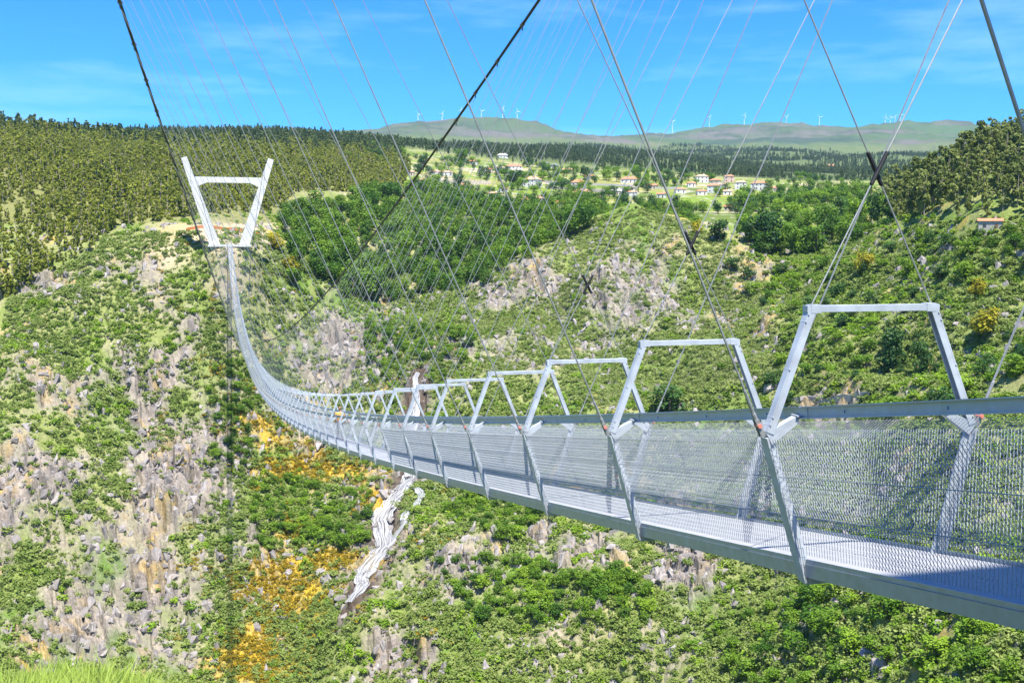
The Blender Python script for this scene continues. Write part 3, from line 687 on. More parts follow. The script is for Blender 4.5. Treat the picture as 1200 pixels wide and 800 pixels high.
def proto_euc(seed, mat, n=420, size=.75, H_=16.0, low=.25, wide=.12):
    rng = np.random.default_rng(seed); c = []; r = []
    m = 13
    for i in range(m):
        f = low+(1-low)*(i+.6*rng.random())/m; z = H_*f
        ro = H_*wide*(1.05-.8*abs(f-.55))*rng.random()**.6; a = rng.random()*6.283
        c.append((ro*math.cos(a), ro*math.sin(a), z)); r.append(H_*(.040+.045*rng.random())*(1.15-.5*f))
    V, Q = leaf_cloud(np.array(c), np.array(r), size, n, rng, 1.4, .6, .2)
    t = MB(); bx, by = rng.normal(size=2)*.5
    t.tube([(0, 0, -1.5), (0, 0, .2), (bx*.4, by*.4, H_*.45), (bx, by, H_*.93)], [.24, .2, .14, .04], 6)
    for i in range(6):
        cc = np.array(c[i*2]); t.tube([(bx*.4*cc[2]/H_, by*.4*cc[2]/H_, cc[2]*.8), cc], [.07, .025], 4)
    return mesh_np('crown', V, [Q], mat), t.mesh('trunk', BARKP)
def proto_pine(seed, mat, n=150, size=1.5, H_=15.0, low=.3):
    rng = np.random.default_rng(seed); c = []; r = []
    for i in range(12):
        f = low+(1-low)*(i+.5)/12; a = rng.random()*6.283; ro = H_*.12*(1.08-f)*rng.random()*1.8
        c.append((ro*math.cos(a), ro*math.sin(a), H_*f)); r.append(H_*.075*(1.35-f))
    V, Q = leaf_cloud(np.array(c), np.array(r), size, n, rng, 1.2, .7)
    t = MB(); t.tube([(0, 0, -1.5), (0, 0, H_*.4), (0, 0, H_*.95)], [.25, .18, .04], 5)
    return mesh_np('crown', V, [Q], mat), t.mesh('trunk', BARK)
def proto_rock(seed, sx, sy, sz, n=16):
    rng = np.random.default_rng(seed); bm = bmesh.new()
    for i in range(n):
        d = rng.normal(size=3); d /= np.linalg.norm(d); d = np.sign(d)*np.abs(d)**.62
        bm.verts.new((d[0]*sx*(.8+.3*rng.random()), d[1]*sy*(.8+.3*rng.random()), d[2]*sz*(.75+.4*rng.random())))
    res = bmesh.ops.convex_hull(bm, input=bm.verts)
    bmesh.ops.delete(bm, geom=[g for g in res['geom_interior'] if isinstance(g, bmesh.types.BMVert)], context='VERTS')
    bmesh.ops.subdivide_edges(bm, edges=bm.edges, cuts=1, use_grid_fill=True)
    for v in bm.verts:
        v.co += Vector(rng.normal(size=3)*.05)
    bmesh.ops.triangulate(bm, faces=bm.faces)
    for f_ in bm.faces: f_.smooth = False
    m_ = bpy.data.meshes.new('boulder'); bm.to_mesh(m_); bm.free(); m_.materials.append(ROCK)
    return m_

def gn_scatter(name, protos, P, rot, scl, idx, label, cat):
    """stuff: points that instance the prototype meshes"""
    m_ = bpy.data.meshes.new(name); m_.vertices.add(len(P)); m_.vertices.foreach_set('co', np.asarray(P, np.float32).ravel())
    for nm, arr, ty in (('rot', rot, 'FLOAT_VECTOR'), ('scl', scl, 'FLOAT_VECTOR')):
        a = m_.attributes.new(nm, ty, 'POINT'); a.data.foreach_set('vector', np.asarray(arr, np.float32).ravel())
    a = m_.attributes.new('idx', 'INT', 'POINT'); a.data.foreach_set('value', np.asarray(idx, np.int32))
    o = link(name, m_); tag(o, label, cat, kind='stuff')
    pc = bpy.data.collections.new(name+'_kinds')
    for i, pr in enumerate(protos):
        for q in (pr if isinstance(pr, tuple) else (pr,)):
            pass
    ng = bpy.data.node_groups.new(name, 'GeometryNodeTree')
    ng.interface.new_socket('Geometry', in_out='INPUT', socket_type='NodeSocketGeometry'); ng.interface.new_socket('Geometry', in_out='OUTPUT', socket_type='NodeSocketGeometry')
    N = ng.nodes; gi = N.new('NodeGroupInput'); go = N.new('NodeGroupOutput')
    gp = N.new('GeometryNodeGeometryToInstance')
    objs = []
    for i, pr in enumerate(protos):
        po = bpy.data.objects.new('%s_kind' % name, pr); objs.append(po)
    # geometry-to-instance keeps link order reversed, so link backwards
    infos = []
    for po in objs:
        nf = N.new('GeometryNodeObjectInfo'); nf.inputs['Object'].default_value = po; nf.inputs['As Instance'].default_value = True; infos.append(nf)
    for nf in reversed(infos): ng.links.new(nf.outputs['Geometry'], gp.inputs[0])
    ji = N.new('GeometryNodeJoinGeometry')
    for nf in reversed(infos): ng.links.new(nf.outputs['Geometry'], ji.inputs[0])
    ip = N.new('GeometryNodeInstanceOnPoints'); ip.inputs['Pick Instance'].default_value = True
    def attr(n_, ty):
        x = N.new('GeometryNodeInputNamedAttribute'); x.data_type = ty; x.inputs[0].default_value = n_; return x
    ai = attr('idx', 'INT'); ar = attr('rot', 'FLOAT_VECTOR'); as_ = attr('scl', 'FLOAT_VECTOR')
    ng.links.new(gi.outputs[0], ip.inputs['Points']); ng.links.new(ji.outputs[0], ip.inputs['Instance'])
    ng.links.new(ai.outputs[0], ip.inputs['Instance Index']); ng.links.new(ar.outputs[0], ip.inputs['Rotation']); ng.links.new(as_.outputs[0], ip.inputs['Scale'])
    ng.links.new(ip.outputs[0], go.inputs[0])
    md = o.modifiers.new('scatter', 'NODES'); md.node_group = ng
    return o

# ------------------------------------------------------------------ where things grow
def inpoly(px, py, poly):
    r = np.zeros(np.shape(px), bool); n = len(poly); j = n-1
    for i in range(n):
        xi, yi = poly[i]; xj, yj = poly[j]
        if yi != yj: r ^= ((yi > py) != (yj > py)) & (px < (xj-xi)*(py-yi)/(yj-yi)+xi)
        j = i
    return r
def scatter(n, d0, d1, cond, th0=-29, th1=29):
    """random ground points in a sector, kept where cond(px, py, x, y, d) (probability) says"""
    th = np.radians(RNG.uniform(th0, th1, n)); d = np.sqrt(RNG.uniform(d0*d0, d1*d1, n))
    x = CX+d*np.sin(th+YAW); y = d*np.cos(th+YAW); z = ground(x, y); px, py, _ = project(np.stack([x, y, z], 1))
    k = RNG.random(n) < cond(px, py, x, y, d)
    return x[k], y[k], z[k], d[k], px[k], py[k]
def thin(x, y, r):
    """keep points at least about r apart"""
    cell = {}; keep = []
    for i in range(len(x)):
        rr = r if np.isscalar(r) else r[i]
        c = (int(x[i]//rr), int(y[i]//rr)); ok = True
        for a in (-1, 0, 1):
            for b in (-1, 0, 1):
                for j in cell.get((c[0]+a, c[1]+b), ()):
                    if (x[i]-x[j])**2+(y[i]-y[j])**2 < rr*rr: ok = False
        if ok: cell.setdefault(c, []).append(i); keep.append(i)
    return np.array(keep, int)
def near_fall(x, y): return poly_dist(x, y, WORLDFALL)

EUC_L = [(-120, 420), (0, 405), (12, 352), (60, 322), (112, 292), (130, 268), (205, 258), (262, 250), (330, 250), (345, 225), (470, 225), (480, 196), (380, 150), (340, 110), (-150, 60)]
EUC_R = [(1035, 262), (1090, 257), (1150, 262), (1290, 250), (1330, 90), (1110, 130), (1040, 200)]
VAL = [(332, 250), (338, 335), (375, 350), (450, 360), (520, 345), (560, 340), (640, 288), (690, 268), (700, 240), (600, 238), (560, 235), (520, 222), (455, 226), (400, 238)]
VALR = [(868, 238), (868, 290), (890, 300), (950, 300), (1040, 285), (1060, 262), (1040, 235), (980, 222), (900, 225)]
THICK = [[(245, 430), (330, 420), (340, 470), (290, 480), (290, 560), (250, 540)], [(290, 560), (330, 560), (400, 575), (455, 575), (440, 640), (370, 640), (300, 650)], [(430, 370), (560, 395), (520, 450), (430, 450)], [(455, 470), (505, 480), (500, 540), (455, 520)],
         [(500, 650), (760, 680), (760, 730), (560, 730)], [(560, 560), (640, 600), (600, 640), (520, 600)]]
BIGR = [(840, 700), (900, 640), (1260, 700), (1300, 950), (860, 950)]

# --- trees: collect all, then the largest become things and the rest stuff
trees = {'euc': [], 'broad': [], 'pine': []}
def add_trees(kind, pts, hmin, hmax, sub, reg):
    x, y, z, d, px, py = pts
    h = RNG.uniform(hmin, hmax, len(x))*(1+.35*fbm(x/22, y/22, 211, 2))
    for i in range(len(x)): trees[kind].append((x[i], y[i], z[i], h[i], d[i], px[i], py[i], sub, reg))
p = scatter(60000, 505, 1150, lambda px, py, x, y, d: inpoly(px, py, EUC_L)*np.clip(1.15+fbm(x/26, y/26, 101, 3)*1.6, 0.08, 1)); k = thin(p[0], p[1], 3.5); p = [a[k] for a in p]
add_trees('euc', p, 5.0, 12.5, 0, 'left')
p = scatter(16000, 400, 680, lambda px, py, x, y, d: inpoly(px, py, EUC_R)*.9, 10, 30); k = thin(p[0], p[1], 4.6); p = [a[k] for a in p]
add_trees('euc', p, 10, 20, 1, 'right')
p = scatter(30000, 520, 900, lambda px, py, x, y, d: inpoly(px, py, VAL)*.95, -16, 8); k = thin(p[0], p[1], 7.2); p = [a[k] for a in p]
add_trees('broad', p, 6, 15, 2, 'valley')
p = scatter(14000, 520, 1000, lambda px, py, x, y, d: inpoly(px, py, VALR)*np.clip(.35+fbm(x/30, y/30, 111, 2)*1.9, 0, 1), 4, 24); k = thin(p[0], p[1], 9.5); p = [a[k] for a in p]
add_trees('broad', p, 5, 15, 0, 'right valley')
p = scatter(9000, 606, 780, lambda px, py, x, y, d: inpoly(px, py, [(640, 300), (690, 240), (800, 240), (820, 268), (740, 275)])*.9, -4, 12); k = thin(p[0], p[1], 6.5); p = [a[k] for a in p]
add_trees('broad', p, 5, 10, 2, 'right valley')
p = scatter(2600, 700, 1350, lambda px, py, x, y, d: inpoly(px, py, [(400, 262), (400, 170), (990, 190), (990, 250), (760, 252)])*np.clip(fbm(x/60, y/60, 121, 3)*2.6+.05, 0, 1), -14, 20); k = thin(p[0], p[1], 9.0); p = [a[k] for a in p]
add_trees('broad', p, 6, 12, 1, 'village')
p = scatter(3000, 330, 640, lambda px, py, x, y, d: inpoly(px, py, [(830, 285), (1240, 262), (1260, 500), (900, 500), (860, 330)])*np.clip(.4+fbm(x/30, y/30, 131, 2)*1.5, 0, 1), 8, 29); k = thin(p[0], p[1], 7.5); p = [a[k] for a in p]
add_trees('broad', p, 3.5, 7.5, 1, 'right slope')
for poly in THICK:
    p = scatter(40000, 300, 520, lambda px, py, x, y, d: inpoly(px, py, poly)*(near_fall(x, y) > 6)*.9, -17, 10); k = thin(p[0], p[1], 3.6); p = [a[k] for a in p]
    add_trees('broad', p, 3.0, 5.6, 0, 'gorge')
p = scatter(5000, 140, 300, lambda px, py, x, y, d: inpoly(px, py, BIGR)*np.clip(.8+fbm(x/14, y/14, 141, 2)*1.6, 0, 1), 8, 29); k = thin(p[0], p[1], 4.2); p = [a[k] for a in p]
add_trees('broad', p, 3.0, 6.5, 0, 'lower right')
# pine ridges far off
p = scatter(70000, 1350, 4600, lambda px, py, x, y, d: np.where(d < 1600, np.clip((d-1330)/250, 0, 1), 1)*(px > 150)*np.clip(.55+fbm(x/140, y/140, 151, 3)*1.9, 0.04, 1)*np.where(d < 2700, 1, .55), -21, 24)
add_trees('pine', p, 8, 14, 0, 'ridge')
p = scatter(9000, 900, 1500, lambda px, py, x, y, d: inpoly(px, py, [(-60, 100), (-60, 188), (120, 184), (330, 180), (470, 188), (490, 120)])*.85, -29, -5); k = thin(p[0], p[1], 5); p = [a[k] for a in p]
add_trees('pine', p, 8, 15, 0, 'skyline')

PRO = {'euc': [[proto_euc(200+i, F_EUC, 480, .66, 10.0, .05, .24) for i in range(5)], [proto_euc(220+i, F_EUC2, 1100, .68, 18.0, .28, .14) for i in range(5)]],
       'broad': [[proto_broad(240+i, F_BROAD if i > 2 else F_VAL) for i in range(5)], [proto_broad(250+i, F_DARK if i < 3 else F_BROAD, 800) for i in range(5)], [proto_broad(245+i, F_VAL, 950) for i in range(5)]],
       'pine': [[proto_pine(260+i, F_PINE) for i in range(4)]]}
PH = {'euc': [10.0, 18.0], 'broad': [10.0, 10.0, 10.0], 'pine': [15.0]}
p = scatter(1500, 300, 460, lambda px, py, x, y, d: inpoly(px, py, [(1105, 275), (1200, 272), (1240, 300), (1120, 305)])*.8, 20, 29); k = thin(p[0], p[1], 4.5); p = [a[k] for a in p]
add_trees('broad', p, 3.5, 6, 0, 'right slope')
TXT = {('euc', 'left'): ('eucalyptus_tree', 'slender olive green eucalyptus in the wood on the left hillside', 'eucalypts on the left hillside'),
       ('euc', 'right'): ('eucalyptus_tree', 'tall eucalyptus with pale trunk in the wood at the right edge', 'eucalypts at the right edge'),
       ('broad', 'valley'): ('broadleaf_tree', 'rounded bright green tree in the side valley right of the white tower', 'trees of the side valley'),
       ('broad', 'right valley'): ('broadleaf_tree', 'green tree in the belt between the fields and the right-hand slope', 'trees between fields and right slope'),
       ('broad', 'village'): ('broadleaf_tree', 'dark tree among the village houses and terraces', 'trees in the village'),
       ('broad', 'right slope'): ('small_tree', 'small dark tree standing alone on the scrubby right-hand slope', 'small trees on the right slope'),
       ('broad', 'gorge'): ('small_tree', 'low bushy green tree in a thicket on the gorge wall', 'thickets on the gorge wall'),
       ('broad', 'lower right'): ('small_tree', 'large leafy bush below the walkway in the lower right', 'big bushes at lower right'),
       ('pine', 'ridge'): ('pine_tree', 'dark pine on the far ridge', 'pines on the far ridge'), ('pine', 'skyline'): ('pine_tree', 'dark pine standing up on the left skyline', 'pines on the left skyline')}
def tree_thing(name, cm_, tm_, x, y, z, s, rz, label, cat, group=None, sx=1.0):
    r = empty(name, (x, y, z-.3), rz); r.scale = (s*sx, s*sx, s); tag(r, label, cat, group)
    link('trunk', tm_, r); link('crown', cm_, r); return r
for kind, lst in trees.items():
    vis = [i for i, t in enumerate(lst) if -10 < t[5] < 1210 and t[6] < 830]
    vis.sort(key=lambda i: -lst[i][3]/lst[i][4])
    lim = {'euc': 290, 'broad': 300, 'pine': 40}[kind]
    if kind == 'pine': vis = [i for i in vis if lst[i][8] == 'skyline']
    big = set(vis[:lim])
    st = {}
    for i, (x, y, z, h, d, px, py, sub, reg) in enumerate(lst):
        j = random.randrange(len(PRO[kind][sub])); s = h/PH[kind][sub]; rz = random.uniform(0, 6.28); wx = random.uniform(.9, 1.3)
        if kind == 'broad' and reg in ('gorge', 'lower right', 'right slope'): wx *= 1.25
        if i in big:
            nm, lab, grp = TXT[(kind, reg)]
            tree_thing(nm, PRO[kind][sub][j][0], PRO[kind][sub][j][1], x, y, z, s, rz, lab, 'tree', grp, wx)
        else: st.setdefault(sub, []).append((x, y, z-.3, rz, s*wx, s, j))
    for sub, a in st.items():
        a = np.array(a); pr = []
        for cm_, tm_ in PRO[kind][sub]:   # crown and trunk joined for the mass
            nv = len(cm_.vertices); V1 = np.empty(nv*3, np.float32); cm_.vertices.foreach_get('co', V1)
            V2 = np.empty(len(tm_.vertices)*3, np.float32); tm_.vertices.foreach_get('co', V2)
            F1 = np.array([p_.vertices[:] for p_ in cm_.polygons]); F2q = np.array([p_.vertices[:] for p_ in tm_.polygons if len(p_.vertices) == 4])+nv
            mm = mesh_np('tree_mass', np.concatenate([V1, V2]).reshape(-1, 3), [F1, F2q], [cm_.materials[0], tm_.materials[0]])
            mi = np.zeros(len(mm.polygons), np.int32); mi[len(F1):] = 1; mm.polygons.foreach_set('material_index', mi); pr.append(mm)
        nm = {'euc': 'eucalyptus_wood', 'broad': 'broadleaf_wood', 'pine': 'pine_forest'}[kind]
        gn_scatter(nm, pr, a[:, :3], np.stack([a[:, 3]*0, a[:, 3]*0, a[:, 3]], 1), np.stack([a[:, 4], a[:, 4], a[:, 5]], 1), a[:, 6].astype(int),
                   {'euc': 'dense olive eucalyptus wood on the hillside', 'broad': 'massed green broadleaf trees in the valley', 'pine': 'dark pine forest covering the far ridges'}[kind]+(' behind the front trees' if sub else ''), 'forest')

# single trees the photo shows apart
GOLD = [proto_broad(270+i, F_YEL, 900) for i in range(2)]; DK = [proto_broad(280+i, F_DARK, 1100) for i in range(3)]; GR = [proto_broad(290+i, F_BROAD, 1100) for i in range(2)]
for px, py, d, h, pr, wx, lab in [
    (1152, 398, 352, 11, GOLD[0], 1.35, 'golden green rounded tree on the right slope above the mesh railing'),
    (1145, 350, 385, 8, GOLD[1], 1.3, 'smaller golden tree just above the larger golden tree on the right slope'),
    (1010, 322, 440, 11, GOLD[1], .9, 'yellowish upright tree left of the right-hand eucalyptus wood'),
    (325, 296, 530, 12, GOLD[0], 1.2, 'golden tree right of the white tower foot'),
    (342, 318, 525, 10, GOLD[1], 1.3, 'second golden tree below right of the white tower'),
    (843, 284, 640, 15, DK[0], 1.1, 'dark round tree at the pasture corner behind the central hill'),
    (818, 275, 640, 11, GOLD[1], .9, 'ochre tree left of the dark round pasture tree'),
    (895, 296, 560, 24, DK[1], 1.0, 'big dark green tree at the edge of the right valley'),
    (930, 300, 560, 18, GR[0], 1.0, 'bright green tree right of the big dark valley tree'),
    (1045, 440, 352, 15, DK[2], .8, 'dark tall tree standing seen through the nearest portal frame'),
    (1078, 440, 350, 12, DK[0], .7, 'second dark tree beside the portal frame right post'),
    (1110, 495, 322, 11, DK[1], .9, 'dark bushy tree behind the railing near the right post'),
    (1030, 495, 335, 8, GR[1], 1.5, 'wide green bush above the railing under the nearest portal frame'),
    (785, 490, 425, 13, DK[2], 1.5, 'dark green spreading tree in the dip behind the second portal frame'),
    (604, 218, 960, 17, DK[0], 1.3, 'dark round tree standing among the village houses'),
    (443, 190, 1150, 14, DK[1], 1.3, 'dark dome tree beside the tan clearing on the left ridge'),
    (618, 196, 1250, 12, DK[2], 1.1, 'small dark tree right of an orange roofed village house'),
    (985, 262, 600, 17, DK[0], .6, 'narrow dark tree standing tall in the right valley belt'), (1028, 268, 520, 20, DK[1], .65, 'tall dark tree at the foot of the right-hand wood'), (1062, 330, 420, 9, GR[0], 1.1, 'bright green tree on the right slope between two golden trees'),
    (540, 192, 1200, 18, GR[0], 1.6, 'green tree clump above the village terraces')]:
    x, y, z = place(px, d) if d < 900 else hit(px, py, 700)[:3]
    if d < 900:
        x, y, z, dd = hit(px, py, d*.72)
        h = h*dd/d
    tree_thing('golden_tree' if pr in GOLD else 'broadleaf_tree', pr[0], pr[1], x, y, z, h/10.0, random.uniform(0, 6), lab, 'tree', None, wx)

# --- scrub
SH = [proto_shrub(300+i, F_SCRUB) for i in range(6)]; FE = [proto_shrub(320+i, F_FERN, 170) for i in range(5)]; GO = [proto_shrub(340+i, F_GORSE, 150, .3, .45) for i in range(4)]; DR = [proto_shrub(350+i, F_DRY, 90, .3, .6) for i in range(3)]
KNOLL = [(548, 352), (600, 312), (650, 280), (700, 256), (742, 244), (800, 256), (860, 288), (905, 340), (910, 440), (700, 480), (560, 430)]
def slope_veg(px, py, x, y, d, kn=True):
    rm = gridval(ROCKM, x, y); so = gridval(soilm, x, y)
    f = np.clip(1.05-np.clip(rm*2.0, 0, .85)-so*.6+fbm(x/9, y/9, 161, 3)*.8+fbm(x/38, y/38, 163, 2)*.5, 0.07, 1)*np.clip(1.2-gridval(om, x, y)*1.4, .12, 1)
    f = f*(near_fall(x, y) > 4.5)*np.where(py < 300, .6, 1)*(~inpoly(px, py, EUC_L))
    if kn: f = f*np.where(inpoly(px, py, KNOLL), .45, 1)
    return f
def put(name, protos, pts, smin, smax, label, cat, zf=(.7, 1.1), sink=.1, power=1.8, tilt=.15):
    x, y, z, d, px, py = pts; n = len(x)
    s = smin+(smax-smin)*RNG.random(n)**power
    rot = np.stack([RNG.normal(size=n)*tilt, RNG.normal(size=n)*tilt, RNG.uniform(0, 6.28, n)], 1)
    scl = np.stack([s*RNG.uniform(.85, 1.2, n), s*RNG.uniform(.85, 1.2, n), s*RNG.uniform(*zf, n)], 1)
    return gn_scatter(name, protos, np.stack([x, y, z-sink*s], 1), rot, scl, RNG.integers(0, len(protos), n), label, cat)
put('scrub', SH, scatter(260000, 120, 680, lambda px, py, x, y, d: slope_veg(px, py, x, y, d)*(inpoly(px, py, [(-99, 900), (-99, 280), (330, 268), (560, 320), (640, 285), (740, 240), (860, 285), (1320, 240), (1320, 900)]))*np.clip(.62-fbm(x/24, y/24, 171, 2)*.9, .12, 1)), .35, 2.0,
    'grey green heath scrub scattered over the rocky gorge slopes', 'scrub')
def greener(px, py): return np.clip(.30+blobs(px, py, [(120, 380, 160, 50, .3), (1000, 330, 250, 70, .55), (830, 300, 120, 50, .5), (700, 720, 120, 40, .6), (1050, 420, 200, 60, .5), (550, 600, 80, 50, .5), (280, 520, 60, 120, .7), (380, 600, 70, 50, .9), (1050, 760, 200, 80, .8), (500, 400, 70, 60, .6)]), 0, 1)
HE = [proto_shrub(360+i, F_HEATH, 160, .3, .5) for i in range(5)]
put('heath', HE, scatter(110000, 360, 660, lambda px, py, x, y, d: slope_veg(px, py, x, y, d, False)*inpoly(px, py, KNOLL)*np.clip(.8+fbm(x/14, y/14, 177, 2)*.8, .1, 1), -9, 19), .35, 1.6,
    'soft light green heath covering the rounded rocky knoll behind the deck', 'scrub')
put('fern_scrub', FE, scatter(100000, 120, 700, lambda px, py, x, y, d: slope_veg(px, py, x, y, d)*greener(px, py)*np.clip(.5+fbm(x/24, y/24, 171, 2)*1.2, .1, 1)*(py > 240)), .45, 2.2,
    'fresh green low scrub growing between the rocks', 'scrub')
put('gorse', GO, scatter(50000, 300, 520, lambda px, py, x, y, d: np.clip(blobs(px, py, ORANGEB)*1.6+fbm(x/7, y/7, 181, 2)*.7-.2, 0, 1)*(near_fall(x, y) > 7), -18, -3), .5, 1.3,
    'orange yellow flowering ground cover on the rocks left of the waterfall', 'ground cover')
put('dry_scrub', DR, scatter(30000, 250, 560, lambda px, py, x, y, d: np.clip(blobs(px, py, [(400, 400, 90, 50, .8), (900, 600, 150, 60, .25), (200, 600, 200, 150, .12), (1050, 400, 200, 80, .12)]), 0, 1)*.35), .7, 1.8, 'grey leafless scrub on the cliff right of the deck curve', 'scrub')

# --- rocks
RK = [proto_rock(400+i, *random.choice([(.7, .8, 1.0), (.85, .75, .65), (.6, .9, 1.1), (1.1, .8, .6), (.9, .9, .8)]), 11+i % 4) for i in range(14)]
p = scatter(90000, 130, 660, lambda px, py, x, y, d: np.clip(gridval(ROCKM, x, y)*1.1+.10+.24*np.clip(fbm(x/12, y/12, 191, 2)*3, 0, 1), 0, 1)*(near_fall(x, y) > 2.6)*(py > 262)*.5)
x, y, z, d, px, py = p; n = len(x)
s = .45+2.3*RNG.random(n)**2.2
rot = np.stack([-.35+RNG.normal(size=n)*.2, .15+RNG.normal(size=n)*.18, RNG.normal(size=n)*.35], 1)
scl = np.stack([s*RNG.uniform(.7, 1.2, n), s*RNG.uniform(.7, 1.3, n), s*RNG.uniform(.8, 1.35, n)], 1); ki = RNG.integers(0, len(RK), n)
vis = np.where((px > 5) & (px < 1195) & (py > 290) & (py < 800))[0]; order = vis[np.argsort(-(s/d)[vis])][:260]; mask = np.ones(n, bool); mask[order] = False
gn_scatter('rock_debris', RK, np.stack([x, y, z-.38*s], 1)[mask], rot[mask], scl[mask], ki[mask], 'grey angular rocks strewn over the gorge slopes', 'rocks')
def rock_region(px, py):
    if px < 240: return 'on the left hillside below the eucalypts' if py < 480 else 'on the lower left gorge wall'
    if px < 500: return 'on the cliff right of the deck curve' if py < 470 else 'beside the lower waterfall'
    if py < 500: return 'on the central hill above the handrail' if px < 860 else 'on the right-hand slope above the handrail'
    return 'on the slope under the walkway' if px < 860 else 'among bushes at lower right'
for i in order:
    reg = rock_region(px[i], py[i])
    o = link('boulder', RK[ki[i]]); o.location = (x[i], y[i], z[i]-.38*s[i]); o.rotation_euler = rot[i]; o.scale = scl[i]
    tag(o, 'grey angular boulder '+reg, 'boulder', 'boulders '+reg)

# --- foreground grass at the lower left
def proto_grass(seed):
    rng = np.random.default_rng(seed); V = []; Tt = []
    for i in range(34):
        a = rng.random()*6.283; r = rng.random()**.5*.16; x0, y0 = r*math.cos(a), r*math.sin(a); h = .25+.4*rng.random(); l = rng.normal(size=2)*.13; wv = .006+.006*rng.random()
        b_ = len(V); V += [(x0-wv, y0, 0), (x0+wv, y0, 0), (x0+l[0]*.5+wv*.7, y0+l[1]*.5, h*.6), (x0+l[0]*.5-wv*.7, y0+l[1]*.5, h*.6), (x0+l[0]*1.5, y0+l[1]*1.5, h)]
        Tt += [(b_, b_+1, b_+2), (b_, b_+2, b_+3), (b_+3, b_+2, b_+4)]
    return mesh_np('grass', V, [np.array(Tt)], F_GRASS)
GRS = [proto_grass(500+i) for i in range(4)]
put('grass', GRS, scatter(14000, 7.0, 17, lambda px, py, x, y, d: np.clip((300-px)/60, 0, 1), -34, -8), .45, 1.0, 'long bright green grass in the lower left corner', 'grass', sink=.02)

# ------------------------------------------------------------------ village houses
def plain(name, col, rough=.85, var=.1, scale=1.5): return metal(name, col, 0, rough, var, scale)
WHITEW = plain('white_render', (.64, .62, .58), .85, .2, .5); CREAM = plain('cream_render', (.52, .45, .36), .85, .2, .5); PINKW = plain('pink_render', (.62, .42, .36)); GREYW = plain('stone_wall', (.38, .35, .31), .9, .25)
TILE = plain('terracotta_tiles', (.52, .20, .10), .8, .25, 3); TILE2 = plain('pale_terracotta_tiles', (.60, .31, .20), .8, .2, 3); SLATE = plain('grey_roof', (.20, .20, .22), .7, .2, 3)
GLASS = metal('window_glass', (.05, .06, .08), 0, .15); WOODD = plain('brown_door', (.16, .09, .05))
def house(px, py, wpx, label, wall=WHITEW, roof=TILE, floors=1, rz=0.0, dmin=640, dep=.7, gable=False, chim=True):
    x, y, z, d = hit(px, py, dmin); W_ = wpx*.86*d/F_PX; D_ = W_*dep; Hh = 2.9*floors+.3
    az = math.atan2(x-CX, y); r = tag(empty('house', (x, y, z), -az+rz), label, 'house', 'village houses')
    m_ = MB(); m_.box(-W_/2, W_/2, -D_/2, D_/2, -3.5, Hh); m_.build('wall', wall, r)
    m_ = MB(); o = .45; hr = min(D_, W_)*.26; e = D_*.42 if not gable else 0
    V = [(-W_/2-o, -D_/2-o, Hh+.004), (W_/2+o, -D_/2-o, Hh+.004), (W_/2+o, D_/2+o, Hh+.004), (-W_/2-o, D_/2+o, Hh+.004), (-W_/2-o+e, 0, Hh+hr), (W_/2+o-e, 0, Hh+hr)]
    m_.add(V, [[0, 1, 5, 4], [2, 3, 4, 5], [3, 2, 1, 0]], [[1, 2, 5], [3, 0, 4]]); rf = m_.build('roof', roof, r)
    if chim: m_ = MB(); m_.box(W_*.18, W_*.18+.7, .4, 1.1, Hh+hr*.4, Hh+hr+.9); m_.build('chimney', wall, rf)
    nw = max(2, int(W_/3.6))
    for f in range(floors):
        for k in range(nw):
            xx = -W_/2+W_*(k+.5)/nw; zz = f*2.9
            if f == 0 and k == nw//2:
                MB().box(xx-.5, xx+.5, -D_/2-.06, -D_/2+.05, .05, 2.15).build('door', WOODD, r); continue
            MB().box(xx-.55, xx+.55, -D_/2-.05, -D_/2+.05, zz+.95, zz+2.2).build('window', GLASS, r)
    return r
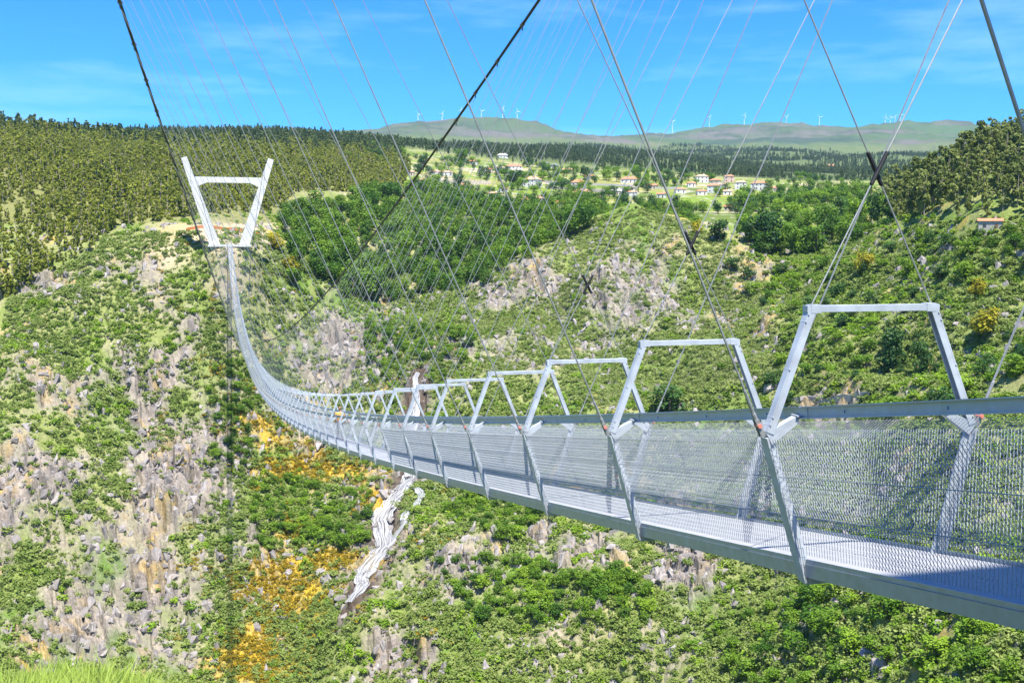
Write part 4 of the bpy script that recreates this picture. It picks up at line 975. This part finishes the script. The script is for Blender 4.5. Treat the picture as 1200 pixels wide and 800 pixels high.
HOUSES = [
 (589, 185, 15, 'small white house high on the village slope left of a palm-like tree', WHITEW, WHITEW, 1), (602, 199, 20, 'house with broad orange roof in the upper village', WHITEW, TILE, 1),
 (637, 195, 12, 'white gabled house left of a twin white house under the pine ridge', WHITEW, SLATE, 1), (648, 197, 11, 'white gabled house right of its twin under the pine ridge', WHITEW, SLATE, 1),
 (738, 215, 22, 'long white house with orange roof right of the village road', WHITEW, TILE, 1), (510, 206, 14, 'white house on the left end of the tan terrace', WHITEW, TILE2, 1),
 (524, 206, 13, 'low white house beside the left terrace house', WHITEW, TILE2, 1), (480, 206, 12, 'pale house farthest left in the village', CREAM, TILE2, 1),
 (624, 219, 22, 'two storey white house behind the dark round village tree', WHITEW, TILE2, 2), (678, 223, 20, 'white upper house standing behind a long low house', WHITEW, TILE, 2),
 (682, 231, 28, 'long low house with pale orange roof below the white upper house', CREAM, TILE2, 1), (612, 245, 20, 'orange roofed house at the wood edge, left of the pair', WHITEW, TILE, 2),
 (629, 243, 18, 'orange roofed house at the wood edge, right of the pair', CREAM, TILE2, 2), (654, 248, 20, 'orange roofed house with white walls nearest the central hill', WHITEW, TILE, 2),
 (621, 251, 11, 'small orange roofed shed below the pair at the wood edge', CREAM, TILE, 1), (579, 237, 13, 'white house half hidden in the wood', WHITEW, TILE2, 2),
 (722, 229, 20, 'long white building in the middle of the village', WHITEW, WHITEW, 1), (740, 230, 14, 'white house at the right end of the long white building', WHITEW, TILE2, 1),
 (797, 227, 14, 'house with orange roof left of the right-hand hamlet', WHITEW, TILE, 1), (822, 214, 16, 'white house in the upper row of the right-hand hamlet', WHITEW, TILE2, 2),
 (838, 215, 13, 'pale house in the middle of the upper hamlet row', CREAM, TILE, 1), (854, 214, 13, 'pink house at the right of the upper hamlet row', PINKW, TILE, 2),
 (836, 226, 15, 'house with large orange hip roof in the lower hamlet row', WHITEW, TILE, 2), (822, 229, 13, 'small orange roofed house left in the lower hamlet row', WHITEW, TILE, 1),
 (868, 222, 15, 'two storey white house between hamlet rows', WHITEW, TILE2, 2), (890, 223, 21, 'wide white house with orange roof at the right end of the hamlet', WHITEW, TILE, 2),
 (852, 229, 11, 'white cottage below the two storey hamlet house', WHITEW, TILE2, 1), (864, 239, 15, 'grey roofed house among vines below the hamlet', CREAM, SLATE, 1),
 (854, 248, 12, 'small house with orange roof at the pasture edge', CREAM, TILE, 1), (393, 183, 13, 'house below the tan clearing on the left ridge', PINKW, TILE, 1)]
HOUSES += [(555, 193, 11, 'small white house at the top of the terraces left of the black cable crossing', WHITEW, TILE, 1), (572, 202, 10, 'cream cottage beneath the highest white house', CREAM, TILE, 1),
 (665, 203, 12, 'white cottage on its own below the twin gabled houses', WHITEW, TILE2, 1), (690, 211, 12, 'orange roofed cottage just above the village road', CREAM, TILE, 1), (700, 236, 13, 'white house with pale roof below the retaining wall', WHITEW, TILE2, 1),
 (765, 222, 12, 'cream house at the right end of the village road', CREAM, TILE, 1), (775, 232, 11, 'small white house among trees near the knoll top', WHITEW, TILE, 1), (810, 219, 10, 'tiny white house at the left end of the upper hamlet row', WHITEW, TILE, 1),
 (846, 221, 10, 'small white house squeezed between the hamlet rows', WHITEW, TILE2, 1), (878, 228, 11, 'cream house below the wide hamlet house', CREAM, TILE2, 1), (905, 225, 11, 'white house beyond the right end of the hamlet', WHITEW, TILE, 1),
 (495, 216, 12, 'cream house on the lower left terrace beside the wood', CREAM, TILE2, 1), (545, 222, 11, 'white cottage at the wood edge below the tan wall', WHITEW, TILE, 1), (590, 226, 11, 'white cottage left of the dark round village tree', WHITEW, TILE, 1)]
for hx, hy, hw, lab, wl, rf, fl in HOUSES: house(hx, hy, hw, lab, wl, rf, fl, random.uniform(-.4, .4), 640, .7, hw < 13)
house(1160, 270, 27, 'stone house with orange tiled roof among trees under the right-hand wood', GREYW, TILE, 1, .05, 330, .5, True)
house(974, 198, 12, 'lone house with orange roof in the clearing under the far right pine hill', WHITEW, TILE, 2, .1, 1400)
# road with its retaining wall through the village
def ribbon(name, pxs, width, up, mat, label, cat, kind=None, dmin=640, thick=None):
    pts = [hit(a, b, dmin)[:2] for a, b in pxs]; pts = np.array(pts); s = np.arange(len(pts)); ss = np.linspace(0, len(pts)-1, 24*(len(pts)-1))
    P = np.stack([np.interp(ss, s, pts[:, 0]), np.interp(ss, s, pts[:, 1])], 1)
    t = np.gradient(P, axis=0); t /= np.linalg.norm(t, axis=1)[:, None]; nn = np.stack([-t[:, 1], t[:, 0]], 1)
    a, b = P-nn*width/2, P+nn*width/2; zc = ground(P[:, 0], P[:, 1]); zc = np.convolve(np.pad(zc, 4, 'edge'), np.ones(9)/9, 'valid')+up
    n = len(P); V = np.concatenate([np.c_[a, zc], np.c_[b, zc], np.c_[a, zc-(thick or 1)], np.c_[b, zc-(thick or 1)]]); i = np.arange(n-1)
    Q = np.concatenate([np.stack([i, i+1, n+i+1, n+i], 1), np.stack([i, 2*n+i, 2*n+i+1, i+1], 1), np.stack([n+i, n+i+1, 3*n+i+1, 3*n+i], 1)])
    o = link(name, mesh_np(name, V, [Q], mat)); return tag(o, label, cat, None, kind)
ASPH = plain('pale_road', (.40, .38, .35)); ribbon('road', [(640, 215), (690, 217), (740, 219), (800, 221)], 9, 1.2, ASPH, 'pale road running level through the village', 'road', 'structure', 640, 4)
ribbon('retaining_wall', [(500, 214), (540, 215), (575, 217)], 1.0, 3.2, CREAM, 'tan retaining wall below the left village terrace', 'wall', None, 640, 5)
ribbon('retaining_wall', [(645, 222), (700, 226), (745, 224)], 1.0, 2.6, GREYW, 'grey retaining wall below the village road', 'wall', None, 640, 5)
ribbon('dry_stone_wall', [(905, 472), (950, 470), (990, 466), (1020, 466)], .9, 1.1, GREYW, 'low dry stone terrace wall on the slope behind the handrail', 'wall', None, 250, 2.5)

# ------------------------------------------------------------------ wind turbines
TURB = plain('turbine_white', (.80, .81, .82), .5, .03)
def turbine(px, py_hub, lab, ang, d=None):
    th, _ = ray(px, 150); i = int(np.interp(th, TH, np.arange(NT))); sel = np.where((DD > 5200) & (DD < 8200))[0]
    eg = (GZ[i, sel]-CZ)/DD[sel]; d = DD[sel[np.argmax(eg)]]
    x = CX+d*math.sin(th+YAW); y = d*math.cos(th+YAW); z = float(ground(x, y)); e = ray(px, py_hub+3.5)[1]
    Hh = max(35, CZ+e*d-z); az = math.atan2(x-CX, y); r = tag(empty('wind_turbine', (x, y, z), -az+.25), lab, 'wind turbine', 'wind turbines on the mountain')
    MB().tube([(0, 0, -4), (0, 0, Hh*.5), (0, 0, Hh)], [2.2, 1.8, 1.2], 8).build('tower', TURB, r); R_ = 21
    MB().beam((0, -5, Hh), (0, 6, Hh), 4, 4).build('nacelle', TURB, r)
    for k in range(3):
        a = ang+k*2.094; dx, dz = math.sin(a), math.cos(a)
        MB().beam((dx*1.5, -6, Hh+dz*1.5), (dx*R_, -6.5, Hh+dz*R_), 0.8, 2.8, up=(-dz, .3, dx), h2=.8, w2=.4).build('blade', TURB, r)
for px, py, lab in [(490, 135, 'wind turbine farthest left on the rounded grey mountain'), (518, 131, 'second wind turbine on the left shoulder of the grey mountain'), (540, 131, 'short wind turbine left of the black cable on the mountain'),
                    (564, 127, 'wind turbine right of the black cable on the grey mountain crest'), (589, 124, 'tall wind turbine on the crown of the grey mountain, left of a pair'), (606, 127, 'tall wind turbine on the crown of the grey mountain, right of a pair'),
                    (788, 139, 'wind turbine at the left end of the long far ridge'), (831, 134, 'wind turbine on the first rise of the long far ridge'), (872, 132, 'tall wind turbine in the middle of the long far ridge'),
                    (921, 135, 'wind turbine left of the crossing hanger on the far ridge'), (960, 134, 'lone wind turbine with spread blades on the far ridge'), (1037, 137, 'leftmost of the cluster of four far ridge turbines'),
                    (1043, 136, 'second turbine from left in the cluster of four'), (1048, 134, 'third turbine from left in the cluster of four'), (1055, 133, 'rightmost of the cluster of four far ridge turbines')]:
    turbine(px, py, lab, random.uniform(0, 2.1))

# ------------------------------------------------------------------ people
SKIN = plain('skin', (.55, .34, .25), .6, .05); JACK = plain('ochre_jacket', (.60, .29, .04), .8, .1, 6); TROU = plain('dark_trousers', (.05, .055, .08)); HAIR = plain('brown_hair', (.28, .15, .05), .6)
NAVY = plain('navy_cloth', (.03, .045, .09)); RED = plain('red_cloth', (.35, .06, .05)); GREYC = plain('grey_cloth', (.2, .2, .21))
def skin_mesh(name, verts, edges, radii, mat, parent, root=0):
    m_ = bpy.data.meshes.new(name); m_.from_pydata(verts, edges, []); m_.materials.append(mat)
    o = link(name, m_, parent); md = o.modifiers.new('skin', 'SKIN'); md.use_smooth_shade = True
    sv = m_.skin_vertices[0].data
    for i, r in enumerate(radii): sv[i].radius = (r, r) if np.isscalar(r) else r
    sv[root].use_root = True
    sb_ = o.modifiers.new('sub', 'SUBSURF'); sb_.levels = 2; sb_.render_levels = 2
    return o
def person(x, y, z, rz, label, top, bottom, group=None, h=1.7, stride=.14):
    k = h/1.75; r = tag(empty('person', (x, y, z), rz, k), label, 'person', group)
    J = [(0, 0, .95), (0, 0, 1.15), (0, -.01, 1.38), (0, -.015, 1.5), (0, -.03, 1.58), (0, -.03, 1.70),      # pelvis..crown
         (.10, 0, .92), (.11, -stride*.6, .50), (.11, -stride, .08), (.11, -stride-.16, .04),
         (-.10, 0, .92), (-.11, stride*.3, .50), (-.11, stride, .09), (-.11, stride-.16, .04),
         (.19, 0, 1.41), (.25, .03, 1.13), (.24, -.10, .90), (.235, -.14, .80), (-.19, 0, 1.41), (-.25, .04, 1.13), (-.24, -.06, .90), (-.235, -.1, .80)]
    E_ = [(0, 1), (1, 2), (2, 3), (3, 4), (4, 5), (0, 6), (6, 7), (7, 8), (8, 9), (0, 10), (10, 11), (11, 12), (12, 13), (2, 14), (14, 15), (15, 16), (16, 17), (2, 18), (18, 19), (19, 20), (20, 21)]
    R_ = [.13, .12, .14, .055, .085, .075, .085, .058, .042, .035, .085, .058, .042, .035, .055, .042, .032, .03, .055, .042, .032, .03]
    skin_mesh('body', J, E_, R_, SKIN, r)
    skin_mesh('jacket', [J[0], J[1], J[2], (0, -.012, 1.45), J[14], J[15], (.242, -.08, .93), J[18], J[19], (-.242, -.045, .93)], [(0, 1), (1, 2), (2, 3), (2, 4), (4, 5), (5, 6), (2, 7), (7, 8), (8, 9)], [.155, .15, .165, .08, .075, .06, .048, .075, .06, .048], top, r)
    skin_mesh('trousers', [(0, 0, .97), J[6], J[7], (.11, -stride, .13), J[10], J[11], (-.11, stride, .14)], [(0, 1), (1, 2), (2, 3), (0, 4), (4, 5), (5, 6)], [.145, .1, .072, .058, .1, .072, .058], bottom, r)
    skin_mesh('hair', [(0, .035, 1.60), (0, .02, 1.70), (0, -.03, 1.745)], [(0, 1), (1, 2)], [.07, .088, .075], HAIR, r)
    return r
yp = 55.0
person(.05, yp, deck(yp)+.004, math.pi*.95, 'person in an ochre jacket walking on the footbridge deck', JACK, TROU, None, 1.72)
tx0, ty0 = 8.6, 508.5
for i, (dx, dy, tp, bt, lab) in enumerate([(0, 0, NAVY, TROU, 'person in navy top, nearest the tower leg'), (1.3, .8, GREYC, TROU, 'person in grey top in the middle of the group by the tower'), (2.5, -.3, NAVY, GREYC, 'person in navy top and grey trousers by the tower'), (3.9, .5, RED, TROU, 'person in red top farthest from the tower leg')]):
    x, y = tx0+1.6+dx, ty0+dy; person(x, y, float(ground(x, y)), random.uniform(2, 4), lab, tp, bt, 'people by the far tower', 1.7, .05)
# orange safety fence on the slope behind the far tower
FENC = plain('orange_net', (.62, .20, .05), .8, .15)
fr = tag(empty('safety_fence', (0, 520, 0)), 'orange net safety fence running behind the white tower foot', 'fence')
fp = [hit(a, b, 490)[:2] for a, b in ((218, 272), (232, 268), (250, 268), (268, 270), (285, 272), (300, 275), (313, 280))]; m_ = MB(); n_ = MB()
for (ax, ay), (bx, by) in zip(fp[:-1], fp[1:]):
    for q in range(4):
        t0, t1 = q/4, (q+1)/4; A0 = np.array([ax+(bx-ax)*t0, ay+(by-ay)*t0]); B0 = np.array([ax+(bx-ax)*t1, ay+(by-ay)*t1]); za, zb = float(ground(*A0)), float(ground(*B0))
        m_.beam((A0[0], A0[1]-520, za+.75), (B0[0], B0[1]-520, zb+.75), .04, 1.1); n_.box(A0[0]-.05, A0[0]+.05, A0[1]-520-.05, A0[1]-520+.05, za-.3, za+1.5)
m_.build('net', FENC, fr); n_.build('post', BARK, fr)

# ------------------------------------------------------------------ the air
hm = bpy.data.materials.new('air'); hm.use_nodes = True; ht = hm.node_tree; ht.nodes.clear()
pv = ht.nodes.new('ShaderNodeVolumePrincipled'); pv.inputs['Color'].default_value = (.45, .74, 1.0, 1); pv.inputs['Density'].default_value = 3.2e-5; pv.inputs['Anisotropy'].default_value = 0.0
hp_ = ht.nodes.new('ShaderNodeOutputMaterial'); ht.links.new(pv.outputs[0], hp_.inputs['Volume'])
zb_ = float(GZ.min())-1.0; zt_ = float(GZ.max())+160
tag(MB().box(-9900, 9900, -9900, 9900, zb_, zt_).build('haze', hm), 'thin blue summer haze in front of the far mountains', 'haze', kind='stuff')
